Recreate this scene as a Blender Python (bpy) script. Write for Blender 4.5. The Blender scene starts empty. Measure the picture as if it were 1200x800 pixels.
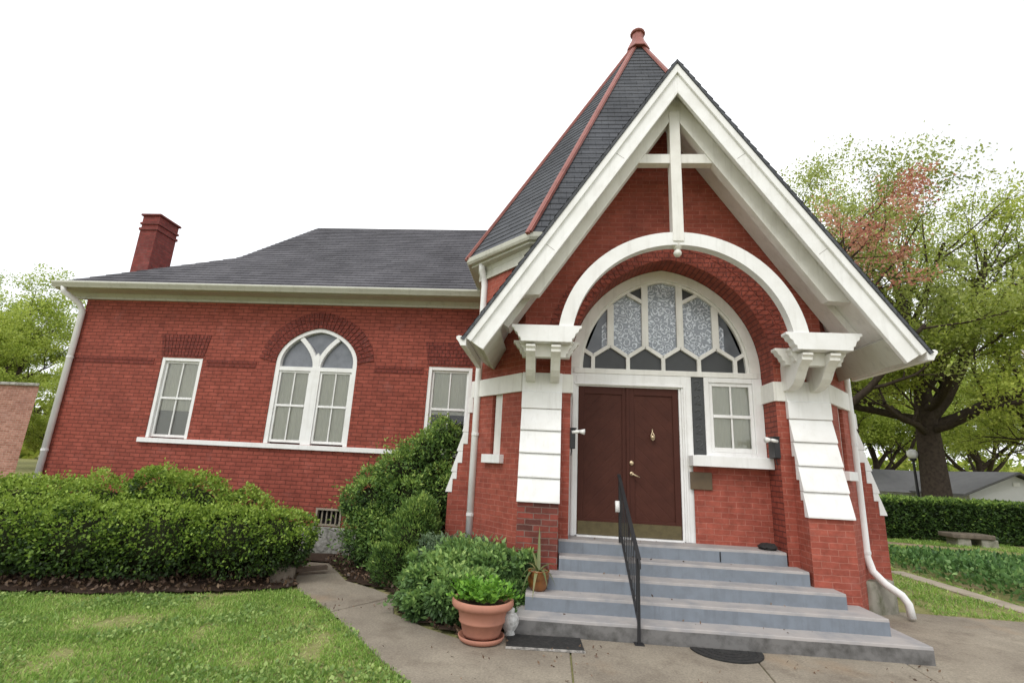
import bpy, bmesh, math, random
import numpy as np
from mathutils import Vector, Matrix, noise as mnoise
random.seed(4); RNG = np.random.default_rng(11)
S = bpy.context.scene; COL = S.collection
PI = math.pi; rad = math.radians
XC = 1.72                                  # axis of the entrance bay

# ------------------------------------------------------------------ materials
def nmat(name):
    m = bpy.data.materials.new(name); m.use_nodes = True
    nt = m.node_tree; nt.nodes.clear()
    out = nt.nodes.new('ShaderNodeOutputMaterial')
    bs = nt.nodes.new('ShaderNodeBsdfPrincipled')
    nt.links.new(bs.outputs[0], out.inputs[0])
    return m, nt, bs, out
def N(nt, t, **kw):
    n = nt.nodes.new(t)
    for k, v in kw.items():
        if k in n.inputs: n.inputs[k].default_value = v
        else: setattr(n, k, v)
    return n
def ramp(nt, fac, stops):
    r = nt.nodes.new('ShaderNodeValToRGB'); e = r.color_ramp.elements
    while len(e) < len(stops): e.new(.5)
    for x, (p, c) in zip(e, stops):
        x.position = p; x.color = (*c, 1) if len(c) == 3 else c
    nt.links.new(fac, r.inputs[0]); return r.outputs[0]
def mix(nt, fac, a, b, mode='MIX'):
    m = nt.nodes.new('ShaderNodeMix'); m.data_type = 'RGBA'; m.blend_type = mode
    for sock, v in ((m.inputs[0], fac), (m.inputs[6], a), (m.inputs[7], b)):
        if hasattr(v, 'links'): nt.links.new(v, sock)
        else: sock.default_value = v if isinstance(v, (int, float)) else (*v, 1)
    return m.outputs[2]
def noise(nt, scale, vec=None, detail=6, rough=.6):
    n = N(nt, 'ShaderNodeTexNoise', Scale=scale, Detail=detail, Roughness=rough)
    if vec is None:
        vec = nt.nodes.new('ShaderNodeNewGeometry').outputs['Position']
    nt.links.new(vec, n.inputs['Vector']); return n.outputs[0]
def bump(nt, bs, h, strength=.4, dist=.01, prev=None):
    b = N(nt, 'ShaderNodeBump', Strength=strength, Distance=dist)
    nt.links.new(h, b.inputs['Height'])
    if prev is not None: nt.links.new(prev, b.inputs['Normal'])
    nt.links.new(b.outputs[0], bs.inputs['Normal']); return b.outputs[0]
def paint(name, col, dirt=None, rough=.5, amt=.35, scale=3, spec=.4, bmp=.15, streak=0):
    m, nt, bs, out = nmat(name)
    dirt = dirt or tuple(c*.72 for c in col)
    f = ramp(nt, noise(nt, scale), [(.42, (0, 0, 0)), (.72, (1, 1, 1))])
    mm = N(nt, 'ShaderNodeMath', operation='MULTIPLY'); nt.links.new(f, mm.inputs[0]); mm.inputs[1].default_value = amt
    c = mix(nt, mm.outputs[0], col, dirt)
    if streak:
        mpn = nt.nodes.new('ShaderNodeMapping'); mpn.inputs['Scale'].default_value = (14, 14, 1.1); nt.links.new(nt.nodes.new('ShaderNodeNewGeometry').outputs['Position'], mpn.inputs[0])
        f = ramp(nt, noise(nt, 1.0, mpn.outputs[0], 5, .65), [(.52, (0, 0, 0)), (.75, (streak,)*3)]); c = mix(nt, f, c, tuple(x*.62 for x in dirt))
    nt.links.new(c, bs.inputs['Base Color']); bs.inputs['Roughness'].default_value = rough
    bs.inputs['Specular IOR Level'].default_value = spec
    if bmp: bump(nt, bs, noise(nt, 60), bmp, .004)
    return m
def brick(name, c1, c2, mortar, stain=(.12, .03, .025), squash=0, w=.212, h=.074, bs_=.5, spread=0., msize=.0065, stamt=.35):
    m, nt, bs, out = nmat(name)
    uv = nt.nodes.new('ShaderNodeUVMap')
    # slightly wobbled coordinates: joints are never dead straight
    nz = N(nt, 'ShaderNodeTexNoise', Scale=7.0, Detail=3.0); nt.links.new(uv.outputs[0], nz.inputs['Vector'])
    sb = N(nt, 'ShaderNodeVectorMath', operation='SUBTRACT'); nt.links.new(nz.outputs['Color'], sb.inputs[0]); sb.inputs[1].default_value = (.5, .5, .5)
    sc = N(nt, 'ShaderNodeVectorMath', operation='SCALE'); nt.links.new(sb.outputs[0], sc.inputs[0]); sc.inputs['Scale'].default_value = .022
    ad = N(nt, 'ShaderNodeVectorMath', operation='ADD'); nt.links.new(uv.outputs[0], ad.inputs[0]); nt.links.new(sc.outputs[0], ad.inputs[1])
    b = N(nt, 'ShaderNodeTexBrick', Scale=1.0)
    b.inputs['Color1'].default_value = (*c1, 1); b.inputs['Color2'].default_value = (*c2, 1); b.inputs['Mortar'].default_value = (*mortar, 1)
    b.inputs['Mortar Size'].default_value = msize; b.inputs['Mortar Smooth'].default_value = .25
    b.inputs['Brick Width'].default_value = w; b.inputs['Row Height'].default_value = h; b.inputs['Bias'].default_value = spread
    nt.links.new(ad.outputs[0], b.inputs['Vector'])
    f = ramp(nt, noise(nt, 1.1, detail=8, rough=.65), [(.45, (0, 0, 0)), (.75, (stamt,)*3)])
    c = mix(nt, f, b.outputs[0], stain)
    f2 = ramp(nt, noise(nt, 9, detail=8, rough=.7), [(.33, (.74, .72, .70)), (.67, (1.16, 1.16, 1.16))])
    c = mix(nt, 1.0, c, f2, 'MULTIPLY')
    f4 = ramp(nt, noise(nt, 2.1, detail=9, rough=.75), [(.56, (0, 0, 0)), (.78, (.34,)*3)])
    c = mix(nt, f4, c, tuple(min(1, x*.8+.12) for x in c1))
    # pale specks where paint has gone
    f3 = ramp(nt, noise(nt, 30, detail=2), [(.74, (0, 0, 0)), (.80, (.45,)*3)])
    c = mix(nt, f3, c, tuple(min(1, x*1.5+.04) for x in c1))
    nt.links.new(c, bs.inputs['Base Color']); bs.inputs['Roughness'].default_value = .75
    bs.inputs['Specular IOR Level'].default_value = .25
    inv = N(nt, 'ShaderNodeMath', operation='SUBTRACT'); inv.inputs[0].default_value = 1; nt.links.new(b.outputs['Fac'], inv.inputs[1])
    p = bump(nt, bs, inv.outputs[0], .8, .008)
    bump(nt, bs, noise(nt, 45, detail=5), .35, .006, p)
    return m
M = {}
M['brick'] = brick('red_painted_brick', (.355, .092, .062), (.295, .070, .047), (.42, .155, .115), msize=.006)
M['brick_wing'] = brick('dark_red_painted_brick', (.338, .084, .057), (.275, .064, .043), (.165, .042, .030), msize=.009)
M['brick_dark'] = brick('recess_shade_brick', (.20, .036, .027), (.14, .026, .02), (.07, .02, .016), w=.11)  # dark red with the shade of a recess put into the colour
M['brick_arch'] = brick('arch_header_brick', (.33, .082, .056), (.25, .058, .04), (.14, .042, .034), w=.205, h=.072, msize=.009)
M['brick_hood'] = brick('dark_hood_brick', (.235, .052, .037), (.17, .036, .027), (.10, .028, .022), w=.11, msize=.009)
M['brick_old'] = brick('weathered_unpainted_brick', (.25, .055, .04), (.07, .032, .027), (.2, .13, .11), stain=(.05, .035, .03), spread=-.1)
M['brick_chim'] = brick('chimney_brick', (.225, .046, .038), (.15, .03, .027), (.16, .06, .05))
M['brick_pink'] = brick('pink_brick', (.42, .22, .17), (.30, .14, .10), (.45, .33, .27))
M['white'] = paint('white_paint', (.81, .81, .80), (.56, .54, .49), .5, .3, 4, streak=.22)
M['trim'] = paint('aged_white_trim', (.78, .77, .73), (.52, .50, .44), .5, .4, 3, streak=.28)
M['cream'] = paint('cream_eave_paint', (.52, .52, .45), (.38, .37, .30), .5, .4, 2, streak=.4)
M['ltgrey'] = paint('grey_white_metal', (.76, .76, .75), (.50, .50, .48), .4, .45, 5)
M['door'] = None
M['black'] = paint('black_metal', (.018, .018, .02), (.03, .03, .03), .45, .4, 8)
M['copper'] = paint('red_ridge_metal', (.30, .105, .085), (.17, .06, .05), .5, .7, 5)
M['brass'] = paint('tarnished_brass', (.14, .115, .06), (.08, .065, .04), .45, .6, 12)
M['brass'].node_tree.nodes['Principled BSDF'].inputs['Metallic'].default_value = .6
M['brassb'] = paint('bright_brass', (.62, .5, .33), (.4, .3, .18), .3, .4, 20)
M['brassb'].node_tree.nodes['Principled BSDF'].inputs['Metallic'].default_value = .7
M['riser'] = paint('blue_grey_step_paint', (.195, .222, .258), (.13, .142, .158), .65, .5, 6, streak=.3)
M['tread'] = paint('worn_tread_paint', (.37, .345, .33), (.22, .228, .245), .75, .75, 4)
M['riser0'] = paint('mouldy_step_concrete', (.17, .165, .16), (.05, .048, .044), .8, .9, 7)
M['terra'] = paint('terracotta', (.42, .19, .13), (.30, .14, .10), .7, .6, 9)
M['glaze'] = paint('brown_glaze', (.22, .085, .022), (.05, .022, .012), .18, 1., 9, .6, 0)
M['porc'] = paint('weathered_white_ceramic', (.62, .62, .60), (.22, .22, .20), .45, .8, 22)
M['soil'] = paint('dark_mulch_soil', (.055, .037, .027), (.025, .017, .013), .95, .8, 18, .1, .6)
M['bark'] = paint('grey_brown_bark', (.075, .058, .045), (.03, .024, .02), .95, .8, 9, .1, .8)
M['stone'] = paint('grey_foundation_stone', (.40, .39, .36), (.19, .185, .16), .9, .8, 6, .2, .8)
M['moss'] = paint('mossy_stone', (.30, .285, .24), (.09, .10, .05), .95, .9, 5, .1, .9)
M['moss2'] = paint('dirty_tan_stone', (.17, .14, .11), (.07, .06, .05), .95, .9, 6, .1, .8)
M['rubber'] = paint('black_rubber', (.022, .022, .022), (.05, .048, .045), .8, .7, 25, .3, .6)
M['wornedge'] = paint('worn_mat_edge', (.40, .38, .35), (.04, .04, .04), .8, 1., 30, .2)
M['dirtpath'] = paint('dirt_path', (.30, .22, .16), (.18, .13, .095), .95, .7, 2, .1, .6)
M['conc_light'] = paint('pale_concrete_edging', (.38, .33, .26), (.20, .17, .13), .9, .7, 3, .1, .5)
M['rubble'] = paint('pinkish_rubble', (.30, .22, .19), (.14, .10, .09), .95, .8, 9, .1, .9)
M['greyroof'] = paint('grey_house_roof', (.13, .13, .135), (.09, .09, .095), .9, .6, 2)
M['housewall'] = paint('pale_siding', (.62, .63, .64), (.5, .5, .5), .6, .3, 2)
M['glob'] = paint('white_lamp_globe', (.82, .82, .80), None, .25, .1)
M['log'] = paint('old_wood', (.13, .095, .07), (.06, .045, .035), .9, .8, 10)
M['dark'] = paint('dark_interior', (.012, .011, .011), None, .9, .1)
M['bronze'] = paint('bronze_plaque', (.115, .08, .045), (.07, .05, .035), .5, .6, 9)

def shingle(name, a, b, w=.3, h=.14, blot=.5):
    m, nt, bs, out = nmat(name)
    uv = nt.nodes.new('ShaderNodeUVMap')
    t = N(nt, 'ShaderNodeTexBrick', Scale=1.0); nt.links.new(uv.outputs[0], t.inputs['Vector'])
    t.inputs['Color1'].default_value = (*a, 1); t.inputs['Color2'].default_value = (*b, 1); t.inputs['Mortar'].default_value = tuple(x*.45 for x in b)+(1,)
    t.inputs['Mortar Size'].default_value = .004; t.inputs['Brick Width'].default_value = w; t.inputs['Row Height'].default_value = h
    t.inputs['Mortar Smooth'].default_value = .3
    f = ramp(nt, noise(nt, .9, detail=7), [(.35, (.8,)*3), (.7, (1.25,)*3)])
    c = mix(nt, 1., t.outputs[0], f, 'MULTIPLY')
    f = ramp(nt, noise(nt, 55, detail=3), [(.3, (.75,)*3), (.7, (1.25,)*3)])
    c = mix(nt, 1., c, f, 'MULTIPLY')
    nt.links.new(c, bs.inputs['Base Color']); bs.inputs['Roughness'].default_value = .9; bs.inputs['Specular IOR Level'].default_value = .2
    inv = N(nt, 'ShaderNodeMath', operation='SUBTRACT'); inv.inputs[0].default_value = 1; nt.links.new(t.outputs['Fac'], inv.inputs[1])
    p = bump(nt, bs, inv.outputs[0], .6, .006); bump(nt, bs, noise(nt, 80), .4, .006, p)
    return m
M['shingle'] = shingle('grey_shingle', (.115, .112, .122), (.085, .083, .092))
M['slate'] = shingle('dark_slate_shingle', (.098, .102, .112), (.075, .079, .088), w=.25)

def rockface(name, a, b, sc):
    m, nt, bs, out = nmat(name)
    pos = nt.nodes.new('ShaderNodeNewGeometry').outputs['Position']
    wv = N(nt, 'ShaderNodeTexNoise', Scale=3.0); nt.links.new(pos, wv.inputs['Vector']); pos = mix(nt, .25, pos, wv.outputs['Color'])
    v = N(nt, 'ShaderNodeTexVoronoi', Scale=sc); v.feature = 'DISTANCE_TO_EDGE'; nt.links.new(pos, v.inputs['Vector'])
    e = ramp(nt, v.outputs['Distance'], [(.0, (0, 0, 0)), (.10, (1, 1, 1))])
    c = mix(nt, e, tuple(x*.88 for x in b), ramp(nt, noise(nt, 6, detail=8), [(.35, b), (.65, a)])); nt.links.new(c, bs.inputs['Base Color']); bs.inputs['Roughness'].default_value = .95
    p = bump(nt, bs, e, .45, .02); bump(nt, bs, noise(nt, 14, detail=6), .8, .03, p); return m
M['stone'] = rockface('grey_foundation_stone', (.40, .39, .36), (.22, .215, .19), 4.5)
def door_mat():
    m, nt, bs, out = nmat('brown_door_boards')
    uv = nt.nodes.new('ShaderNodeUVMap'); w = N(nt, 'ShaderNodeTexWave', Scale=2.6); w.wave_profile = 'SAW'; w.bands_direction = 'X'
    nt.links.new(uv.outputs[0], w.inputs['Vector'])
    g = ramp(nt, w.outputs['Fac'], [(0, (0, 0, 0)), (.07, (1, 1, 1)), (.93, (1, 1, 1)), (1, (0, 0, 0))])
    f = ramp(nt, noise(nt, 5), [(.3, (.056, .0185, .0125)), (.7, (.076, .0255, .017))])
    nt.links.new(f, bs.inputs['Base Color'])
    bs.inputs['Roughness'].default_value = .6; bs.inputs['Specular IOR Level'].default_value = .18; bump(nt, bs, g, .45, .006); return m
M['door'] = door_mat()
M['doorframe'] = paint('brown_door_rails', (.066, .0215, .0145), (.049, .0165, .0115), .6, .5, 6, .18)

def glass_mat(name, tint=(1, 1, 1), spec=1.0):
    m, nt, bs, out = nmat(name)
    nt.nodes.remove(bs)
    tr = nt.nodes.new('ShaderNodeBsdfTransparent'); tr.inputs[0].default_value = (*tint, 1)
    gl = nt.nodes.new('ShaderNodeBsdfGlossy'); gl.inputs['Roughness'].default_value = .03
    fr = N(nt, 'ShaderNodeFresnel', IOR=1.8)
    mx = nt.nodes.new('ShaderNodeMixShader'); nt.links.new(fr.outputs[0], mx.inputs[0]); nt.links.new(tr.outputs[0], mx.inputs[1]); nt.links.new(gl.outputs[0], mx.inputs[2])
    nt.links.new(mx.outputs[0], out.inputs[0])
    geo = noise(nt, 2.5, detail=2); b = N(nt, 'ShaderNodeBump', Strength=.05, Distance=.02); nt.links.new(geo, b.inputs['Height'])
    nt.links.new(b.outputs[0], gl.inputs['Normal']); return m
M['glass'] = glass_mat('window_glass')
M['shade2'] = paint('grey_lower_blind', (.34, .35, .31), (.28, .29, .26), .8, .6, 1.5)  # darker grey for the lower half of the blind
M['shade'] = paint('pale_roller_shade', (.72, .725, .62), (.62, .63, .54), .8, .6, 1.5)
M['smoke'] = paint('dark_grey_panel', (.050, .053, .053), (.034, .036, .036), .3, .6, 4, .35)
M['greyglass'] = paint('grey_blue_glass', (.15, .165, .185), (.075, .08, .09), .12, .8, 3, .5, 0)
def lace_mat():
    m, nt, bs, out = nmat('lace_patterned_glass')
    uv = nt.nodes.new('ShaderNodeUVMap')
    nz = N(nt, 'ShaderNodeTexNoise', Scale=9.0, Detail=2.0); nt.links.new(uv.outputs[0], nz.inputs['Vector'])
    sc = N(nt, 'ShaderNodeVectorMath', operation='SCALE'); nt.links.new(nz.outputs['Color'], sc.inputs[0]); sc.inputs['Scale'].default_value = .11
    ad = N(nt, 'ShaderNodeVectorMath', operation='ADD'); nt.links.new(uv.outputs[0], ad.inputs[0]); nt.links.new(sc.outputs[0], ad.inputs[1])
    v = N(nt, 'ShaderNodeTexVoronoi', Scale=11.0); nt.links.new(ad.outputs[0], v.inputs['Vector'])
    s = N(nt, 'ShaderNodeMath', operation='MULTIPLY'); nt.links.new(v.outputs['Distance'], s.inputs[0]); s.inputs[1].default_value = 17.0
    sn = N(nt, 'ShaderNodeMath', operation='SINE'); nt.links.new(s.outputs[0], sn.inputs[0])
    n2 = N(nt, 'ShaderNodeTexNoise', Scale=22.0, Detail=1.0); nt.links.new(uv.outputs[0], n2.inputs['Vector'])
    a2 = N(nt, 'ShaderNodeMath', operation='MULTIPLY_ADD'); nt.links.new(n2.outputs[0], a2.inputs[0]); a2.inputs[1].default_value = 2.6; a2.inputs[2].default_value = -1.2
    a3 = N(nt, 'ShaderNodeMath', operation='ADD'); nt.links.new(a2.outputs[0], a3.inputs[0]); nt.links.new(sn.outputs[0], a3.inputs[1])
    c = ramp(nt, a3.outputs[0], [(.0, (.24, .265, .30)), (.55, (.36, .39, .44)), (1, (.60, .64, .70))])
    nt.links.new(c, bs.inputs['Base Color']); bs.inputs['Roughness'].default_value = .12; return m
M['lace'] = lace_mat()

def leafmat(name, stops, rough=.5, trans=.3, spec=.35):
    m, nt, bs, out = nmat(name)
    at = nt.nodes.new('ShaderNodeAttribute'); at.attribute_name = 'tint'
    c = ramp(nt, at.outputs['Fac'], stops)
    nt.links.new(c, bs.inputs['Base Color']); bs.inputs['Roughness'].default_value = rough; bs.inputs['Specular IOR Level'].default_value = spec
    tr = nt.nodes.new('ShaderNodeBsdfTranslucent'); nt.links.new(c, tr.inputs[0])
    mx = N(nt, 'ShaderNodeMixShader', Fac=trans); nt.links.new(bs.outputs[0], mx.inputs[1]); nt.links.new(tr.outputs[0], mx.inputs[2]); nt.links.new(mx.outputs[0], out.inputs[0])
    return m
M['hedge'] = leafmat('clipped_hedge_leaf', [(0, (0.019, 0.039, 0.01)), (0.35, (0.052, 0.103, 0.016)), (0.62, (0.163, 0.265, 0.032)), (1, (0.344, 0.47, 0.076))])
M['hedge2'] = leafmat('dark_hedge_leaf', [(0, (0.024, 0.048, 0.016)), (0.5, (0.072, 0.138, 0.031)), (0.8, (0.204, 0.324, 0.06)), (1, (0.324, 0.456, 0.096))])
M['bush'] = leafmat('bush_leaf', [(0, (0.04, 0.078, 0.026)), (0.45, (0.127, 0.233, 0.054)), (0.8, (0.3, 0.434, 0.09)), (1, (0.48, 0.6, 0.166))])
M['euon'] = leafmat('low_shrub_leaf', [(0, (0.05, 0.099, 0.034)), (0.45, (0.134, 0.242, 0.074)), (0.8, (0.234, 0.384, 0.105)), (1, (0.402, 0.546, 0.169))])
M['sage'] = leafmat('greyish_shrub_leaf', [(0, (0.048, 0.079, 0.041)), (0.5, (0.123, 0.194, 0.104)), (1, (0.237, 0.326, 0.18))])
M['lime'] = leafmat('bright_fern_leaf', [(0, (0.062, 0.163, 0.015)), (0.5, (0.138, 0.325, 0.031)), (1, (0.25, 0.475, 0.062))])
M['aloe'] = leafmat('strap_leaf', [(0, (.09, .13, .045)), (.5, (.2, .22, .09)), (1, (.33, .27, .12))])
M['cover'] = leafmat('ground_cover_leaf', [(0, (0.052, 0.111, 0.036)), (0.5, (0.143, 0.286, 0.085)), (1, (0.364, 0.546, 0.195))])
M['oak'] = leafmat('spring_oak_leaf', [(0, (0.188, 0.255, 0.041)), (0.5, (0.403, 0.483, 0.08)), (1, (0.591, 0.62, 0.147))], trans=.52)
M['maple'] = leafmat('spring_maple_leaf', [(0, (0.19, 0.269, 0.039)), (0.5, (0.381, 0.47, 0.078)), (1, (0.526, 0.594, 0.134))], trans=.42)
M['young'] = leafmat('young_spring_leaf', [(0, (0.187, 0.242, 0.055)), (0.5, (0.374, 0.44, 0.11)), (1, (0.528, 0.572, 0.198))], trans=.42)
M['red'] = leafmat('red_seed_cluster', [(0, (0.455, 0.159, 0.115)), (0.5, (0.66, 0.316, 0.23)), (1, (0.66, 0.489, 0.316))], trans=.35)
M['litter'] = leafmat('dry_leaf_litter', [(0, (.045, .028, .018)), (.5, (.12, .072, .045)), (1, (.25, .17, .11))], trans=.05)
M['weed'] = leafmat('clover_leaf', [(0, (0.127, 0.218, 0.057)), (0.5, (0.23, 0.356, 0.092)), (1, (0.414, 0.529, 0.172))])
M['grass'] = leafmat('lawn_blade', [(0, (0.11, 0.193, 0.036)), (0.4, (0.221, 0.374, 0.071)), (0.75, (0.375, 0.524, 0.122)), (1, (0.57, 0.587, 0.255))], trans=.3)

def ground_mat():
    m, nt, bs, out = nmat('lawn_ground')
    c1 = ramp(nt, noise(nt, 14, detail=8, rough=.7), [(.3, (.15, .165, .055)), (.7, (.31, .29, .135))])
    f = ramp(nt, noise(nt, .9, detail=5), [(.55, (0, 0, 0)), (.68, (1, 1, 1))])
    c = mix(nt, f, c1, (.34, .27, .16))
    nt.links.new(c, bs.inputs['Base Color']); bs.inputs['Roughness'].default_value = .95; bs.inputs['Specular IOR Level'].default_value = .1
    bump(nt, bs, noise(nt, 40), .6, .02); return m
M['ground'] = ground_mat()
def conc_mat():
    m, nt, bs, out = nmat('stained_concrete')
    c = ramp(nt, noise(nt, .8, detail=9, rough=.65), [(.3, (.185, .16, .132)), (.48, (.245, .215, .176)), (.68, (.32, .285, .232))])
    f = ramp(nt, noise(nt, 2.3, detail=8, rough=.7), [(.5, (0, 0, 0)), (.75, (.62,)*3)])
    c = mix(nt, f, c, (.10, .075, .058))
    f = ramp(nt, noise(nt, 45, detail=6, rough=.75), [(.3, (.68, .67, .64)), (.7, (1.3, 1.29, 1.24))])
    c = mix(nt, 1., c, f, 'MULTIPLY')
    f = ramp(nt, noise(nt, .55, detail=4), [(.6, (0, 0, 0)), (.75, (.5,)*3)]); c = mix(nt, f, c, (.30, .19, .10))
    nt.links.new(c, bs.inputs['Base Color']); bs.inputs['Roughness'].default_value = .85; bs.inputs['Specular IOR Level'].default_value = .25
    bump(nt, bs, noise(nt, 90, detail=4), .4, .004); return m
M['concrete'] = conc_mat()

# ------------------------------------------------------------------ mesh builder
WL = {}
class MB:
    def __init__(s): s.v = []; s.f = []; s.uv = []; s.mi = []
    def face(s, pts, uv=None, mi=0):
        i = len(s.v); pts = [tuple(p) for p in pts]; s.v += pts; s.f.append(tuple(range(i, i+len(pts))))
        if uv is None:
            a = Vector((0, 0, 0))
            for k in range(len(pts)):
                p, q = Vector(pts[k]), Vector(pts[(k+1) % len(pts)]); a += p.cross(q)
            ax = max(range(3), key=lambda k: abs(a[k]))
            uv = [(p[0], p[2]) if ax == 1 else (p[1], p[2]) if ax == 0 else (p[0], p[1]) for p in pts]
        s.uv += list(uv); s.mi.append(mi); return s
    def box(s, x0, y0, z0, x1, y1, z1, mi=0, mtop=None):
        a, b, c, d, e, f, g, h = (x0,y0,z0),(x1,y0,z0),(x1,y1,z0),(x0,y1,z0),(x0,y0,z1),(x1,y0,z1),(x1,y1,z1),(x0,y1,z1)
        for q, t in (((a,b,f,e),0),((b,c,g,f),0),((c,d,h,g),0),((d,a,e,h),0),((e,f,g,h),1),((d,c,b,a),0)): s.face(q, None, mtop if (t and mtop is not None) else mi)
        return s
    def prism(s, pts, off, mi=0):
        off = Vector(off); A = [Vector(p) for p in pts]; B = [p+off for p in A]
        s.face(A, None, mi); s.face(B[::-1], None, mi); n = len(A); u = 0; L = off.length
        for k in range(n):
            d = (A[(k+1) % n]-A[k]).length
            s.face([A[k], B[k], B[(k+1) % n], A[(k+1) % n]], [(0, u), (L, u), (L, u+d), (0, u+d)], mi); u += d
        return s
    def bar(s, a, b, w, h, up=(0, 0, 1), mi=0):
        a, b = Vector(a), Vector(b); d = (b-a).normalized(); up = Vector(up)
        if abs(d.dot(up)) > .98: up = Vector((0, 1, 0))
        x = d.cross(up).normalized()*w/2; y = x.cross(d).normalized()*h/2
        return s.prism([a-x-y, a+x-y, a+x+y, a-x+y], b-a, mi)
    def tube(s, path, r, n=8, mi=0, cap=True):
        P = [Vector(p) for p in path]; R = r if isinstance(r, (list, tuple)) else [r]*len(P); rings = []; ref = None
        for k, p in enumerate(P):
            t = (P[min(k+1, len(P)-1)]-P[max(k-1, 0)]).normalized()
            if ref is None: ref = Vector((1, 0, 0)) if abs(t.x) < .8 else Vector((0, 1, 0))
            x = (ref-t*ref.dot(t)).normalized(); ref = x; y = t.cross(x)
            rings.append([p+(x*math.cos(2*PI*j/n)+y*math.sin(2*PI*j/n))*R[k] for j in range(n)])
        i0 = len(s.v)
        for q in rings: s.v += [tuple(p) for p in q]
        for k in range(len(P)-1):
            for j in range(n):
                a = i0+k*n+j; b = i0+k*n+(j+1) % n
                s.f.append((a, b, b+n, a+n)); s.uv += [(j/n, k), ((j+1)/n, k), ((j+1)/n, k+1), (j/n, k+1)]; s.mi.append(mi)
        if cap:
            for q in (rings[0][::-1], rings[-1]): s.face(q, [(0, 0)]*n, mi)
        return s
    def lathe(s, prof, c, n=32, mi=0, rot=0):
        c = Vector(c); i0 = len(s.v); m = len(prof)
        for r, z in prof:
            for j in range(n):
                a = 2*PI*j/n+rot; s.v.append((c.x+r*math.cos(a), c.y+r*math.sin(a), c.z+z))
        for k in range(m-1):
            for j in range(n):
                a = i0+k*n+j; b = i0+k*n+(j+1) % n
                s.f.append((a, b, b+n, a+n)); s.uv += [(j/n, k), ((j+1)/n, k), ((j+1)/n, k+1), (j/n, k+1)]; s.mi.append(mi)
        return s
    def sheet(s, outer, holes, mp, mi=0):
        bm = bmesh.new()
        for loop in [outer]+holes:
            vs = [bm.verts.new((u, v, 0)) for u, v in loop]
            for k in range(len(vs)): bm.edges.new((vs[k], vs[(k+1) % len(vs)]))
        bmesh.ops.triangle_fill(bm, use_beauty=True, use_dissolve=False, edges=bm.edges[:], normal=(0, 0, 1))
        for f in bm.faces:
            q = [(v.co.x, v.co.y) for v in f.verts]; s.face([mp(*p) for p in q], q, mi)
        bm.free(); return s
    def reveal(s, loop, mp, off, closed=True, mi=0):
        off = Vector(off); n = len(loop); L = off.length; u = 0
        for k in range(n if closed else n-1):
            a, b = loop[k], loop[(k+1) % n]; d = math.dist(a, b)
            A, B = Vector(mp(*a)), Vector(mp(*b))
            vert = abs(a[0]-b[0]) < 1e-6
            uv = [(0, a[1]), (0, b[1]), (L, b[1]), (L, a[1])] if vert else [(0, u), (0, u+d), (L, u+d), (L, u)]
            s.face([A, B, B+off, A+off], uv, mi); u += d
        return s

def obj(name, mb, mats, parent=None, smooth=False, bevel=0, loc=None, kind=None, label=None):
    v = np.array(mb.v, dtype=np.float64)
    if loc is None:
        lo, hi = v.min(0), v.max(0); loc = ((lo[0]+hi[0])/2, (lo[1]+hi[1])/2, lo[2])
    loc = np.array(loc, dtype=float)
    me = bpy.data.meshes.new(name); me.from_pydata([tuple(p) for p in (v-loc)], [], mb.f)
    uvl = me.uv_layers.new(name='UVMap'); uvl.data.foreach_set('uv', np.array(mb.uv, dtype=np.float32).ravel())
    mats = mats if isinstance(mats, (list, tuple)) else [mats]
    for m in mats: me.materials.append(M[m] if isinstance(m, str) else m)
    me.polygons.foreach_set('material_index', np.array(mb.mi, dtype=np.int32))
    if smooth: me.polygons.foreach_set('use_smooth', np.ones(len(mb.f), dtype=bool))
    me.update()
    bm = bmesh.new(); bm.from_mesh(me); bmesh.ops.remove_doubles(bm, verts=bm.verts, dist=1e-5); bmesh.ops.recalc_face_normals(bm, faces=bm.faces); bm.to_mesh(me); bm.free()
    return link(name, me, parent, loc, bevel, kind, label)
def link(name, me, parent, loc, bevel=0, kind=None, label=None):
    o = bpy.data.objects.new(name, me); COL.objects.link(o)
    loc = Vector(loc)
    WL[o.name] = loc.copy()
    if parent: o.parent = parent; loc = loc-WL[parent.name]
    o.location = loc
    if bevel:
        b = o.modifiers.new('bevel', 'BEVEL'); b.width = bevel; b.segments = 2; b.limit_method = 'ANGLE'
    if kind: o['kind'] = kind
    if label: o['label'] = label
    return o
def thing(name, loc, label, cat, group=None):
    o = bpy.data.objects.new(name, None); o.empty_display_size = .2; COL.objects.link(o); o.location = loc; WL[o.name] = Vector(loc)
    return tag(o, label, cat, group)
def tag(o, label, cat, group=None):
    o['label'] = label; o['category'] = cat
    if group: o['group'] = group
    return o

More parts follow.
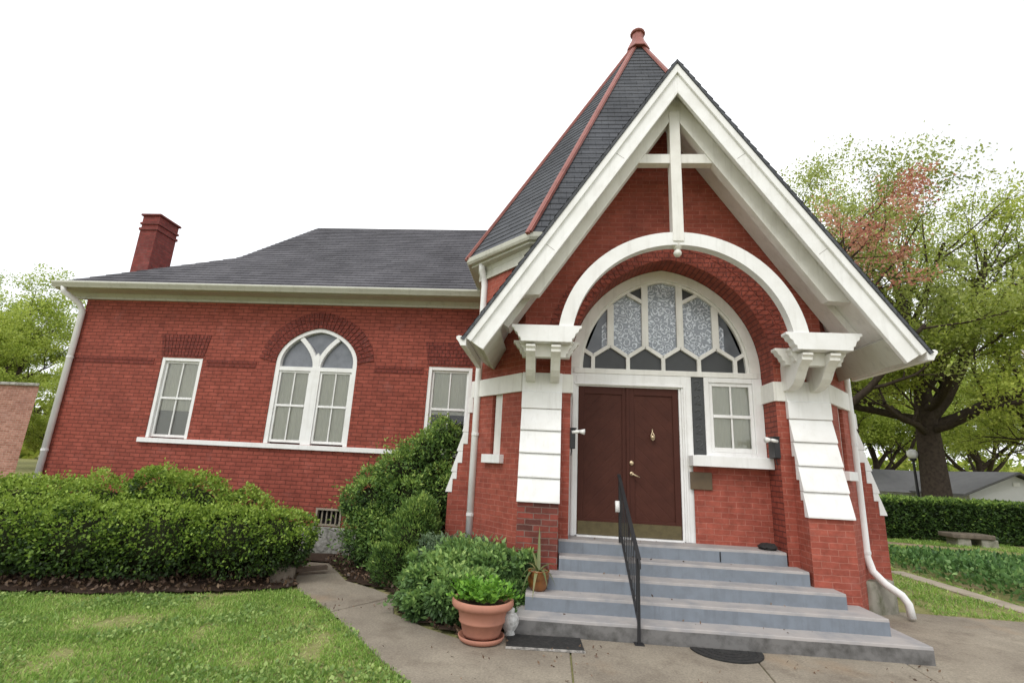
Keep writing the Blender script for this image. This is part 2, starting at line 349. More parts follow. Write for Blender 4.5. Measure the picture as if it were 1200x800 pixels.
def leaf_mesh(name, P, Nn, size, mats, parent=None, tint=None, jitter=.9, aspect=.5, mi=None, loc=None, kind=None, updir=None, fold=.0):
    """one rhombic face per leaf"""
    n = len(P); P = np.asarray(P, float); Nn = np.asarray(Nn, float)
    d = Nn+jitter*RNG.normal(size=(n, 3)); d /= np.linalg.norm(d, axis=1)[:, None]+1e-9      # leaf axis
    if updir is not None: d = d*(1-updir)+np.array([0, 0, updir]); d /= np.linalg.norm(d, axis=1)[:, None]
    r = RNG.normal(size=(n, 3)); b = np.cross(d, r); b /= np.linalg.norm(b, axis=1)[:, None]+1e-9
    c = np.cross(d, b)
    L = (size*(.65+.7*RNG.random(n)))[:, None] if np.isscalar(size) else size[:, None]
    W = L*aspect/2
    A = P; T = P+d*L; M1 = P+d*L*.45+b*W+c*L*fold; M2 = P+d*L*.45-b*W+c*L*fold
    V = np.stack([A, M1, T, M2], 1).reshape(-1, 3)
    loc = np.array([V[:, 0].mean(), V[:, 1].mean(), V[:, 2].min()]) if loc is None else np.array(loc, float)
    V = (V-loc).astype(np.float32)
    me = bpy.data.meshes.new(name); me.vertices.add(4*n); me.vertices.foreach_set('co', V.ravel())
    me.loops.add(4*n); me.loops.foreach_set('vertex_index', np.arange(4*n, dtype=np.int32))
    me.polygons.add(n); me.polygons.foreach_set('loop_start', np.arange(0, 4*n, 4, dtype=np.int32))
    mats = mats if isinstance(mats, (list, tuple)) else [mats]
    for m in mats: me.materials.append(M[m])
    if mi is not None: me.polygons.foreach_set('material_index', np.asarray(mi, dtype=np.int32))
    me.update(calc_edges=True)
    at = me.attributes.new('tint', 'FLOAT', 'FACE'); t = RNG.random(n) if tint is None else np.clip(tint, 0, 1); at.data.foreach_set('value', t.astype(np.float32))
    return link(name, me, parent, loc, 0, kind)

# ------------------------------------------------------------------ camera
cam = bpy.data.cameras.new('camera'); co = bpy.data.objects.new('camera', cam); COL.objects.link(co); S.camera = co
p_, y_, r_ = .2456, -.0806, .0502
fw = Vector((math.sin(y_)*math.cos(p_), math.cos(y_)*math.cos(p_), math.sin(p_))); rt = Vector((math.cos(y_), -math.sin(y_), 0)); up = rt.cross(fw)
rt2 = math.cos(r_)*rt+math.sin(r_)*up; up2 = -math.sin(r_)*rt+math.cos(r_)*up
co.matrix_world = Matrix(((rt2.x, up2.x, -fw.x, 0), (rt2.y, up2.y, -fw.y, 0), (rt2.z, up2.z, -fw.z, 1.7536), (0, 0, 0, 1)))
cam.sensor_width = 36; cam.lens = 577.3/1200*36; cam.clip_end = 2000; cam.clip_start = .05

# ------------------------------------------------------------------ light
SUN_EL, SUN_AZ = rad(52), rad(205)          # azimuth clockwise from +Y: sun behind the camera, a little to its left
w = bpy.data.worlds.new('World'); S.world = w; w.use_nodes = True; nt = w.node_tree; nt.nodes.clear()
wo = nt.nodes.new('ShaderNodeOutputWorld'); bg = nt.nodes.new('ShaderNodeBackground'); nt.links.new(bg.outputs[0], wo.inputs[0])
sky = nt.nodes.new('ShaderNodeTexSky'); sky.sky_type = 'NISHITA'; sky.sun_disc = False; sky.sun_elevation = SUN_EL; sky.sun_rotation = SUN_AZ
tc = nt.nodes.new('ShaderNodeTexCoord')
cl = N(nt, 'ShaderNodeTexNoise', Scale=2.2, Detail=5.0, Roughness=.5); nt.links.new(tc.outputs['Generated'], cl.inputs['Vector'])
ccol = ramp(nt, cl.outputs[0], [(.30, (6.9, 7.0, 7.2)), (.50, (8.8, 8.9, 9.1)), (.68, (12.0, 11.9, 11.7))])
cm = mix(nt, .90, sky.outputs[0], ccol); nt.links.new(cm, bg.inputs[0]); bg.inputs[1].default_value = .10
sl = bpy.data.lights.new('sun', 'SUN'); so = bpy.data.objects.new('sun', sl); COL.objects.link(so); sl.energy = .9; sl.angle = rad(22); sl.color = (1, .97, .92)
sd = Vector((math.sin(SUN_AZ)*math.cos(SUN_EL), math.cos(SUN_AZ)*math.cos(SUN_EL), math.sin(SUN_EL)))
so.rotation_euler = sd.to_track_quat('Z', 'Y').to_euler(); so.location = sd*60
S.view_settings.view_transform = 'Standard'; S.view_settings.look = 'None'; S.view_settings.gamma = 1; S.view_settings.exposure = .68
try: S.cycles.max_bounces = 7; S.cycles.transparent_max_bounces = 12
except Exception: pass

# ------------------------------------------------------------------ setting: ground, paving, beds
def gz(x, y):
    t = max(0, min(1, (y-20)/8))*max(0, min(1, (x-4)/8)); return -.02-1.5*t*t*(3-2*t)
g = MB(); xs = [-300, -120, -60, -40, -25]+[-18+2*i for i in range(30)]+[50, 80, 140, 300]; ys = [-80, -30, -10]+[-4+2*i for i in range(24)]+[50, 70, 110, 200, 400]
for i in range(len(xs)-1):
    for j in range(len(ys)-1):
        q = [(xs[i], ys[j]), (xs[i+1], ys[j]), (xs[i+1], ys[j+1]), (xs[i], ys[j+1])]; g.face([(a, b, gz(a, b)) for a, b in q])
o = obj('ground', g, 'ground', smooth=True, kind='structure')

def slab(name, poly, z, th, mat, kind='structure', bevel=.012):
    m = MB(); m.prism([(x, y, z) for x, y in poly], (0, 0, -th)); return obj(name, m, mat, kind=kind, bevel=bevel)
j = .006
slab('path', [(-4.02, 8.75), (-3.62, 7.6), (-3.28, 7.03), (-2.46, 6.2), (-1.96, 7.0), (-2.31, 7.31), (-2.88, 7.67), (-3.6, 8.75)], .004, .12, 'concrete')
slab('walkway', [(-2.46+j, 6.19), (-1.53, 5.05), (-1.06, 4.49), (-.4, 3.6), (.0, 2.9), (.255, 2.9), (.28, 5.45), (.3, 5.9), (-.5, 5.9), (-.83, 5.62), (-1.25, 5.88), (-1.74, 6.3), (-1.955, 6.98)], 0, .12, 'concrete')
slab('walkway', [(.27, 2.9), (1.85, 2.9), (2.12, 5.56), (2.14, 5.9), (.315, 5.9), (.295, 5.45)], .002, .12, 'concrete')
slab('walkway', [(1.865, 2.9), (3.5, 2.9), (3.7, 6.0), (2.15, 5.9), (2.135, 5.56)], .0, .12, 'concrete')
slab('walkway', [(3.515, 2.9), (12, 2.9), (12, 7.75), (6.66, 8.04), (4.93, 8.14), (3.9, 7.6), (3.715, 6.0)], -.003, .12, 'concrete')
slab('garden_edging', [(7.1, 5.0), (7.45, 5.0), (7.5, 11.7), (7.15, 11.7)], .005, .1, 'conc_light')
slab('dirt_path', [(7, 16.7), (10.35, 16.7), (11.74, 15.9), (13.5, 14.4), (17, 12), (17, 12.8), (13.6, 15.6), (11.9, 17.0), (10.5, 17.6), (7, 17.7)], -.006, .05, 'dirtpath')

def bed(name, poly, z0, hump, seed):
    xs_ = [p[0] for p in poly]; ys_ = [p[1] for p in poly]
    def inside(x, y):
        c = False
        for k in range(len(poly)):
            (x1, y1), (x2, y2) = poly[k], poly[k-1]
            if (y1 > y) != (y2 > y) and x < (x2-x1)*(y-y1)/(y2-y1)+x1: c = not c
        return c
    m = MB(); st = .1; nx = int((max(xs_)-min(xs_))/st)+1; ny = int((max(ys_)-min(ys_))/st)+1
    h = lambda x, y: z0+hump*mnoise.noise(Vector((x*2.3+seed, y*2.3, 0)))+.3*hump*mnoise.noise(Vector((x*9, y*9, seed)))
    for i in range(nx):
        for k in range(ny):
            x, y = min(xs_)+i*st, min(ys_)+k*st
            if inside(x+st/2, y+st/2): m.face([(x, y, h(x, y)), (x+st, y, h(x+st, y)), (x+st, y+st, h(x+st, y+st)), (x, y+st, h(x, y+st))])
    return obj(name, m, 'soil', smooth=True, kind='structure'), inside
BED_R = [(-.4, 5.95), (-.83, 5.66), (-1.25, 5.92), (-1.71, 6.32), (-1.93, 7.0), (-2.28, 7.34), (-2.86, 7.7), (-3.58, 8.74), (-4.05, 8.74), (-4.3, 9.45), (-1.2, 9.45), (-1.2, 8.0), (-.4, 7.05), (.2, 7.0), (.15, 6.4), (-.25, 6.2)]
BED_L = [(-3.35, 7.12), (-3.45, 7.0), (-4.04, 6.66), (-4.81, 6.33), (-5.61, 6.1), (-6.48, 5.98), (-8, 5.8), (-12, 5.6), (-12, 9.4), (-4.3, 9.4), (-4.04, 8.74), (-3.66, 7.6)]
bR, inR = bed('garden_bed', BED_R, .02, .025, 3); bL, inL = bed('garden_bed', BED_L, .02, .03, 7)

# leaf litter on the beds
pts = []
while len(pts) < 2600:
    x, y = random.uniform(-3.7, .2), random.uniform(5.6, 9.4)
    if inR(x, y): pts.append((x, y, .045+random.random()*.02))
while len(pts) < 5200:
    x, y = random.uniform(-9, -3.3), random.uniform(5.6, 7.5)
    if inL(x, y): pts.append((x, y, .045+random.random()*.02))
P = np.array(pts); leaf_mesh('leaf_litter', P, np.tile([0, 0, .15], (len(P), 1)), .055, 'litter', kind='stuff', jitter=.8, aspect=.6, fold=.08, tint=RNG.random(len(P))**1.5)

# stray dry leaves and twigs on the paving and the steps
pts = []
while len(pts) < 260:
    x, y = random.uniform(-3, 6), random.uniform(3.6, 8)
    if inR(x, y) or inL(x, y) or (x < -.9 and y < 5.2) or (y > 5.8 and x > -.4): continue
    if -.5 < x < .6 and random.random() < .2 or mnoise.noise(Vector((x*1.3, y*1.3, 40))) > .1: pts.append((x, y, .008))
for k in range(40):
    i = random.randint(0, 4); pts.append((random.uniform(.2, 3), 5.93+.2776*i+abs(random.gauss(.2, .05)), .1674*(i+1)+.006))
leaf_mesh('fallen_leaves', np.array(pts), np.tile([0, 0, .1], (len(pts), 1)), .032, 'litter', kind='stuff', jitter=.45, aspect=.55, fold=.08, tint=RNG.random(len(pts)))
# lawn blades
def blades(name, reg, n, h, ok, kind='stuff'):
    x0, y0, x1, y1 = reg; out = []
    while len(out) < n:
        x, y = random.uniform(x0, x1), random.uniform(y0, y1)
        if not ok(x, y): continue
        d = mnoise.noise(Vector((x*1.1, y*1.6, 3)))+.45*mnoise.noise(Vector((x*4, y*4, 9)))
        if d > .17 and random.random() < min(.85, (d-.17)*2.6): continue
        out.append((x, y, -.02 if y < 20 else gz(x, y), d))
    A = np.array(out); t = .45+.42*(A[:, 3]+.1)+.2*RNG.normal(size=n)
    hh = h*(.55+.8*RNG.random(n))*(1-.35*np.clip(A[:, 3], 0, 1))
    return leaf_mesh(name, A[:, :3], np.tile([0, 0, .75], (n, 1)), hh, 'grass', jitter=.62, aspect=.2, tint=t, kind=kind)
def edge_l(x, y):     # left lawn: left of the walk edge, in front of the mulch
    if inL(x, y): return False
    pl = [(-3.3, 7.05), (-2.23, 5.94), (-1.53, 5.05), (-1.06, 4.49), (-.4, 3.6), (.2, 2.4)]
    for (xa, ya), (xb, yb) in zip(pl, pl[1:]):
        if yb <= y <= ya: return x < xa+(xb-xa)*(ya-y)/(ya-yb)+.04*mnoise.noise(Vector((x*6, y*6, 1)))+.02
    return y < 7.05 and x < -3.3
blades('lawn_grass', (-9, 2.6, 0, 7.1), 170000, .042, edge_l)
def edge_r(x, y):
    if 7.08 < x < 7.52 and y < 11.75: return False
    if y < 8.16-.06*(x-4.9)+.1*mnoise.noise(Vector((x*3, y*3, 0))): return False
    if (x-5.1)**2+(y-8.6)**2 < .35: return False
    if 7.6 < x < 13 and y < 13: return False
    if abs(y-(17.1-.25*max(0, x-10.3)-.12*max(0, x-12)**1.3)) < .45: return False
    return x > 4.75
blades('lawn_grass', (4.8, 7.9, 15, 18.5), 60000, .075, edge_r)

# low broad-leaved weeds and clover in the left lawn
pts = []
while len(pts) < 9000:
    x, y = random.uniform(-9, -.6), random.uniform(3.2, 7.1)
    if edge_l(x, y) and mnoise.noise(Vector((x*1.7, y*1.7, 21))) > .05+.25*random.random(): pts.append((x, y, .0+.012*random.random()))
leaf_mesh('lawn_weeds', np.array(pts), np.tile([0, 0, .45], (len(pts), 1)), .034, 'weed', jitter=.8, aspect=.75, kind='stuff', fold=.1)
# ------------------------------------------------------------------ the church
CH = thing('church', (XC, 8.5, 0), 'red brick church with octagonal spire, steep white gabled entrance porch and low side wing', 'church')
WY = 9.5                                    # wing front wall
def arch_pts(cx, zs, hw, rise, n, p=None, e=None):
    pts = []
    for k in range(n+1):
        t = -1+2*k/n; 
        if e is not None:
            R = hw+e; th = math.acos(e/R); 
            a = (k/n*2); 
            if a <= 1: ang = PI-(PI-(PI-th))*a; pts.append((cx+e+R*math.cos(PI-th*a), zs+R*math.sin(th*a)))
            else: b = 2-a; pts.append((cx-e-R*math.cos(PI-th*b), zs+R*math.sin(th*b)))
        else:
            s = math.sin(t*PI/2); q = abs(s); pts.append((cx+hw*s, zs+rise*max(0, 1-q**p)**.5))
    return pts
# wing walls -----------------------------------------------------------
WX0, WX1, WZ = -10.05, 3.4, 4.9
W1 = (-8.04, -7.15, 1.94, 3.58); W3 = (-2.40, -1.52, 1.94, 3.58); A2 = (-4.725, .85, 1.94, 3.56, .73)
h1 = [(W1[0], W1[2]), (W1[1], W1[2]), (W1[1], W1[3]), (W1[0], W1[3])]; h3 = [(W3[0], W3[2]), (W3[1], W3[2]), (W3[1], W3[3]), (W3[0], W3[3])]
a2 = arch_pts(A2[0], A2[3], A2[1], A2[4], 28, p=1.6); h2 = [(A2[0]-A2[1], A2[2]), (A2[0]+A2[1], A2[2])]+a2[::-1]
VT = (-4.30, -3.80, .49, .80); hv = [(VT[0], VT[2]), (VT[1], VT[2]), (VT[1], VT[3]), (VT[0], VT[3])]
m = MB(); mp = lambda u, v: (u, WY, v)
m.sheet([(WX0, .47), (WX1, .47), (WX1, WZ), (WX0, WZ)], [h1, h2, h3, hv], mp)
for h in (h1, h2, h3, hv): m.reveal(h, mp, (0, .13, 0))
for a, b in (((WX0, WY), (WX0, 16)), ((WX0, 16), (WX1, 16)), ((WX1, 16), (WX1, WY))):
    L = math.dist(a, b); m.face([(*a, .47), (*b, .47), (*b, WZ), (*a, WZ)], [(0, .47), (L, .47), (L, WZ), (0, WZ)])
obj('wing_wall', m, 'brick_wing', CH)
m = MB(); m.box(WX0-.05, WY-.05, -.3, WX1+.04, 16.05, .472); obj('foundation', m, 'stone', CH, bevel=.02)
# string course split round the windows; dark brick paints in its recess shade
for x0, x1 in ((WX0+.02, -8.2), (-7.05, -5.98), (-3.5, -2.5)):
    m = MB()
    for k in range(2): m.box(x0, WY-.012, 3.425+k*.075, x1, WY+.01, 3.425+k*.075+.045)
    obj('string_course', m, 'brick_hood', CH)
# flat splayed arches
def jack(x0, x1, z0, z1, sp):
    m = MB(); n = 13; rows = 3
    for k in range(n):
        a, b = k/n, (k+1)/n-.14/n
        for r in range(rows):
            za, zb = z0+(z1-z0)*r/rows, z0+(z1-z0)*(r+1)/rows-.012
            f = lambda t, z: (x0-sp*(z-z0)/(z1-z0))+t*((x1-x0)+2*sp*(z-z0)/(z1-z0))
            m.prism([(f(a, za), WY-.012, za), (f(b, za), WY-.012, za), (f(b, zb), WY-.012, zb), (f(a, zb), WY-.012, zb)], (0, .02, 0))
    obj('flat_arch', m, 'brick_hood', CH)
jack(W1[0]-.02, W1[1]+.02, 3.61, 4.09, .09); jack(W3[0]-.02, W3[1]+.02, 3.61, 4.09, .09)
def ring(name, inner, thick, y0, dy, n_rows, mat, gap=.2, per=3):
    """voussoirs standing round an arch given by its intrados points"""
    P_ = [Vector((x, 0, z)) for x, z in inner]; m = MB(); 
    L = [0]
    for a, b in zip(P_, P_[1:]): L.append(L[-1]+(b-a).length)
    def at(s):
        for k in range(len(P_)-1):
            if L[k+1] >= s or k == len(P_)-2:
                t = (s-L[k])/(L[k+1]-L[k]); p = P_[k].lerp(P_[k+1], t); d = (P_[k+1]-P_[k]).normalized(); return p, Vector((-d.z, 0, d.x))
    cen = Vector((sum(p.x for p in P_)/len(P_), 0, P_[0].z-.25))
    n = int(L[-1]/.078)
    for k in range(n):
        s0, s1 = L[-1]*k/n, L[-1]*(k+1-gap)/n
        p0, n0 = at(s0); p1, n1 = at(s1)
        n0 = (n0*.4+(p0-cen).normalized()*.6).normalized(); n1 = (n1*.4+(p1-cen).normalized()*.6).normalized()
        for r in range(n_rows):
            a, b = thick*r/n_rows+.004, thick*(r+1)/n_rows-.008
            q = [p0+n0*a, p1+n1*a, p1+n1*b, p0+n0*b]
            m.prism([(v.x, y0, v.z) for v in q], (0, dy, 0))
    return obj(name, m, mat, CH)
ring('round_arch', a2, .36, WY-.018, .022, 2, 'brick_hood')

# windows --------------------------------------------------------------
def sash(parent, x0, x1, z0, z1, y, fr=.04, mid=True, vbar=True, shade='shade', dark_low=False):
    m = MB(); 
    m.box(x0, y, z0, x0+fr, y+.05, z1); m.box(x1-fr, y, z0, x1, y+.05, z1)
    m.box(x0+fr, y+.001, z1-fr, x1-fr, y+.049, z1); m.box(x0+fr, y+.001, z0, x1-fr, y+.049, z0+fr*1.3)
    zm = (z0+z1)/2+.01
    m.box(x0+fr, y-.012, zm-.022, x1-fr, y+.04, zm+.022)
    s = obj('sash', m, 'white', parent, bevel=.004)
    b = MB(); xm = (x0+x1)/2
    b.box(xm-.012, y+.004, z0+fr*1.3, xm+.012, y+.03, zm-.022); b.box(xm-.012, y+.004, zm+.022, xm+.012, y+.03, z1-fr)
    obj('glazing_bar', b, 'white', parent, bevel=.003)
    gq = MB(); gq.face([(x0+fr, y+.032, z0), (x1-fr, y+.032, z0), (x1-fr, y+.032, zm), (x0+fr, y+.032, zm)]); obj('pane', gq, 'glass', parent)
    gq = MB(); gq.face([(x0+fr, y+.022, zm), (x1-fr, y+.022, zm), (x1-fr, y+.022, z1), (x0+fr, y+.022, z1)]); obj('pane', gq, 'glass', parent)
    q = MB(); n = 26                                     # cloth shade with a faint wave
    lo = zm-.1 if dark_low == 2 else zm-.25 if dark_low == 1 else z0
    for k in range(n):
        a, b2 = x0+(x1-x0)*k/n, x0+(x1-x0)*(k+1)/n; ya, yb = y+.055+.011*math.sin(k*1.9), y+.055+.011*math.sin((k+1)*1.9)
        q.face([(a, ya, lo), (b2, yb, lo), (b2, yb, z1), (a, ya, z1)])
    obj('roller_shade', q, shade, parent, smooth=True)
    if dark_low == 1: q = MB(); q.face([(x0, y+.08, z0), (x1, y+.08, z0), (x1, y+.08, zm), (x0, y+.08, zm)]); obj('blind', q, 'shade2', parent)
    d = MB(); d.face([(x0, y+.24, z0), (x1, y+.24, z0), (x1, y+.24, z1), (x0, y+.24, z1)]); obj('dark_interior', d, 'dark', parent)
def rect_window(x0, x1, z0, z1, y, fr=.07, sill=True, shade='shade', dl=False):
    m = MB(); 
    m.box(x0, y-.02, z0, x0+fr, y+.10, z1); m.box(x1-fr, y-.02, z0, x1, y+.10, z1); m.box(x0+fr, y-.018, z1-fr, x1-fr, y+.10, z1)
    w_ = obj('window', m, 'white', CH, bevel=.006)
    sash(w_, x0+fr+.002, x1-fr-.002, z0+.02, z1-fr-.002, y+.03, shade=shade, dark_low=dl)
    return w_
rect_window(*W1, WY+.03, dl=1); rect_window(*W3, WY+.03, dl=2)
# arched window
m = MB(); inn = arch_pts(A2[0], A2[3], A2[1]-.085, A2[4]-.075, 28, p=1.6); y = WY+.01
out_ = arch_pts(A2[0], A2[3], A2[1]-.003, A2[4]-.003, 28, p=1.6)
for k in range(28): m.prism([(out_[k][0], y, out_[k][1]), (out_[k+1][0], y, out_[k+1][1]), (inn[k+1][0], y, inn[k+1][1]), (inn[k][0], y, inn[k][1])], (0, .11, 0))
m.box(A2[0]-A2[1]+.003, y, A2[2], A2[0]-A2[1]+.088, y+.11, A2[3]); m.box(A2[0]+A2[1]-.088, y, A2[2], A2[0]+A2[1]-.003, y+.11, A2[3])
m.box(A2[0]-.10, y+.005, A2[2], A2[0]+.10, y+.11, A2[3]-.16); m.box(A2[0]-A2[1]+.088, y+.003, A2[3]-.16, A2[0]+A2[1]-.088, y+.108, A2[3]-.08)
# curved tracery
for s in (-1, 1):
    pth = [(A2[0]+s*(.035+.36*(t/10)**1.9), y+.055, A2[3]-.08+(.60)*(t/10)) for t in range(11)]
    for a, b in zip(pth, pth[1:]): m.bar(a, b, .09, .075, up=(0, 1, 0))
m.prism([(A2[0]-.05, y+.01, A2[3]-.08), (A2[0]+.05, y+.01, A2[3]-.08), (A2[0]+.05, y+.01, A2[3]+.14), (A2[0], y+.01, A2[3]+.22), (A2[0]-.05, y+.01, A2[3]+.14)], (0, .09, 0))
w2 = obj('arched_window', m, 'white', CH)
for s in (-1, 1):
    xa, xb = sorted((A2[0]+s*.10, A2[0]+s*(A2[1]-.088))); sash(w2, xa+.002, xb-.002, A2[2]+.03, A2[3]-.162, y+.03)
m = MB(); m.face([(x, y+.09, z) for x, z in [(A2[0]-A2[1]+.05, A2[3]-.1), (A2[0]+A2[1]-.05, A2[3]-.1)]+inn[::-1]]); obj('arch_glass', m, M['smoke'] if False else paint('grey_arch_glass', (.16, .17, .19), (.09, .10, .11), .08, .8, 5, .7, 0), w2)
m = MB(); m.box(-8.15, WY-.06, 1.845, -1.3, WY+.12, 1.935); obj('sill_band', m, 'white', CH, bevel=.006)
# basement vent
m = MB(); m.box(VT[0], WY-.02, VT[2], VT[0]+.035, WY+.06, VT[3]); m.box(VT[1]-.035, WY-.02, VT[2], VT[1], WY+.06, VT[3]); m.box(VT[0]+.035, WY-.018, VT[3]-.035, VT[1]-.035, WY+.06, VT[3]); m.box(VT[0]+.035, WY-.018, VT[2], VT[1]-.035, WY+.06, VT[2]+.03)
ve = obj('basement_vent', m, 'conc_light', CH); 
m = MB()
for k in range(4): m.box(VT[0]+.1+k*.09, WY+.02, VT[2]+.03, VT[0]+.125+k*.09, WY+.04, VT[3]-.035)
obj('vent_bar', m, 'conc_light', ve); m = MB(); m.face([(VT[0], WY+.1, VT[2]), (VT[1], WY+.1, VT[2]), (VT[1], WY+.1, VT[3]), (VT[0], WY+.1, VT[3])]); obj('dark_interior', m, 'dark', ve)

# roofs ----------------------------------------------------------------
def courses(mb, plane_o, su, sv, left, right, vmax, h=.14, lip=.014, v0=0):
    """shingle courses on a plane: su along eave, sv up slope (unit), left(v)/right(v) limits"""
    o_ = Vector(plane_o); su = Vector(su); sv = Vector(sv); nn = su.cross(sv).normalized()
    if nn.z < 0: nn = -nn
    n = int(math.ceil((vmax-v0)/h))
    for k in range(n):
        va, vb = v0+k*h, min(v0+(k+1)*h+.0, vmax)
        la, ra, lb, rb = left(va), right(va), left(vb), right(vb)
        dz = nn*lip; P0 = o_+su*la+sv*va; P1 = o_+su*ra+sv*va; P2 = o_+su*rb+sv*vb; P3 = o_+su*lb+sv*vb
        mb.face([P0+dz, P1+dz, P2, P3], [(la, va), (ra, va), (rb, vb), (lb, vb)])
        mb.face([P0, P1, P1+dz, P0+dz], [(la, va), (ra, va), (ra, va+.004), (la, va+.004)])
def lin(pts):
    def f(v):
        for (v0, a), (v1, b) in zip(pts, pts[1:]):
            if v <= v1 or (v1, b) == pts[-1]: return a+(b-a)*(v-v0)/(v1-v0)
    return f
EY, EZ = 9.08, 5.03; RY, RZ = 12.6, 8.12
wr = MB(); L = math.hypot(RY-EY, RZ-EZ); sv = Vector((0, RY-EY, RZ-EZ)).normalized()
KX, KY = -7.5, 10.45; kv = (KY-EY)/sv.y; KZ = EZ+kv*sv.z
XL, XR = -10.42, 3.9
courses(wr, (0, EY, EZ), (1, 0, 0), sv, lin([(0, XL), (kv, KX), (L, -6.8)]), lin([(0, XR), (L, 1.2)]), L, h=.15, lip=.012)
svb = Vector((0, -sv.y, sv.z)); YB = 2*RY-EY
courses(wr, (0, YB, EZ), (1, 0, 0), svb, lin([(0, XL), (kv, KX), (L, -6.8)]), lin([(0, XR), (L, 1.2)]), L, h=.15, lip=.012)
q = [(XL, EY, EZ), (KX, KY, KZ), (KX, 2*RY-KY, KZ), (XL, YB, EZ)]; wr.face(q, [(p[1], p[0]) for p in q])
q = [(KX, KY, KZ), (-6.8, RY, RZ), (KX, 2*RY-KY, KZ)]; wr.face(q, [(p[1], p[2]) for p in q])
q = [(XR, EY, EZ), (1.2, RY, RZ), (XR, YB, EZ)]; wr.face(q, [(p[1], p[0]) for p in q])
ROOF = obj('wing_roof', wr, 'shingle', CH)
# eave: gutter, soffit, frieze board
m = MB()
gp = [(0, 0), (.02, -.01), (.025, .10), (-.09, .115), (-.12, .10), (-.12, .07), (-.085, .02), (-.06, -.02)]
m.prism([(XL, EY+.0+a, EZ-.11+b) for a, b in gp], (-1.36-XL, 0, 0))
m.prism([(XL+.0-b_, EY+.03, EZ-.11+c_) for b_, c_ in [(-.02, 0), (-.02, .10), (.09, .115), (.12, .10), (.12, .07), (.06, -.02)]], (0, YB-EY, 0))
obj('gutter', m, 'cream', CH, bevel=.006)
m = MB(); m.prism([(XL+.03, a, b) for a, b in [(EY+.02, EZ-.13), (EY+.02, EZ-.02), (WY+.02, EZ-.02), (WY+.02, 4.79), (WY-.05, 4.79), (WY-.05, EZ-.20), (WY-.12, EZ-.13)]], (-1.30-XL-.03, 0, 0))
m.prism([(a, WY-.06, b) for a, b in [(XL+.05, EZ-.13), (XL+.05, EZ-.02), (WX0-.0, EZ-.02), (WX0-.0, 4.79), (WX0-.05, 4.79), (WX0-.05, EZ-.13)]], (0, 6.5, 0))
obj('frieze_board', m, 'cream', CH)
# chimney
cx0, cx1, cy0, cy1, ct = -9.93, -9.50, 10.2, 10.82, 7.22
m = MB(); m.box(cx0, cy0, 4.9, cx1, cy1, ct-.42); m.box(cx0-.025, cy0-.025, ct-.42, cx1+.025, cy1+.025, ct-.36); m.box(cx0+.004, cy0+.004, ct-.36, cx1-.004, cy1-.004, ct-.27); m.box(cx0-.025, cy0-.025, ct-.27, cx1+.025, cy1+.025, ct-.22); m.box(cx0, cy0, ct-.22, cx1, cy1, ct-.05)
ch = obj('chimney', m, 'brick_chim', ROOF)
m = MB(); m.box(cx0-.04, cy0-.04, ct-.05, cx1+.04, cy1+.04, ct); obj('chimney_cap', m, 'brick_chim', ROOF, bevel=.01)

# entrance bay ---------------------------------------------------------
FY, DY = 7.05, 7.476
FX0, FX1 = -.38, 3.82; OX0, OX1, OY = -1.23, 4.67, 8.0; TZ = 5.0
EA = .22; ASP = 3.25
front_arch = arch_pts(XC, ASP, 1.41, None, 48, e=EA)
m = MB(); mp = lambda u, v: (u, FY, v)
outer = [(FX0, -.1), (XC-1.41, -.1)]+front_arch+[(XC+1.41, -.1), (FX1, -.1), (FX1, TZ), (XC+1.5, TZ), (XC, 7.22), (XC-1.5, TZ), (FX0, TZ)]
m.sheet(outer, [], mp)
for (ax, ay), (bx, by) in (((OX0, OY), (FX0, FY)), ((FX1, FY), (OX1, OY))):
    L = math.dist((ax, ay), (bx, by)); d = Vector(((bx-ax)/L, (by-ay)/L, 0))
    mpc = lambda u, v, ax=ax, ay=ay, d=d: (ax+d.x*u, ay+d.y*u, v)
    u0 = L-.73 if ax == OX0 else .48
    hs = [(u0, 1.90), (u0+.255, 1.90), (u0+.255, 2.80), (u0, 2.80)]
    m.sheet([(0, -.1), (L, -.1), (L, TZ), (0, TZ)], [hs], mpc); off = Vector((-d.y, d.x, 0))*.12
    m.reveal(hs, mpc, off)
    wb = MB(); q = [Vector(mpc(u0+.0, 1.9))+off*.95, Vector(mpc(u0+.255, 1.9))+off*.95, Vector(mpc(u0+.255, 2.8))+off*.95, Vector(mpc(u0, 2.8))+off*.95]; wb.face(q)
    a = Vector(mpc(u0+.127, 1.9))+off*.6; wb.bar(a, a+Vector((0, 0, .9)), .2, .05, up=tuple(off.normalized()))
    sw = obj('slit_window', wb, 'trim', CH)
    wb = MB(); a = Vector(mpc(u0-.1, 1.835)); b = Vector(mpc(u0+.355, 1.835)); wb.bar(a-off*.2, b-off*.2, .12, .125); obj('sill', wb, 'white', sw, bevel=.006)
    wb = MB(); a = Vector(mpc(.0, 2.925)); b = Vector(mpc(L, 2.925)); wb.bar(a-off*.05, b-off*.05, .06, .27); obj('white_band', wb, 'trim', CH, bevel=.005)
for X in (OX0, OX1):
    m.face([(X, OY, -.1), (X, 10.2, -.1), (X, 10.2, TZ), (X, OY, TZ)])
obj('entrance_wall', m, 'brick', CH)
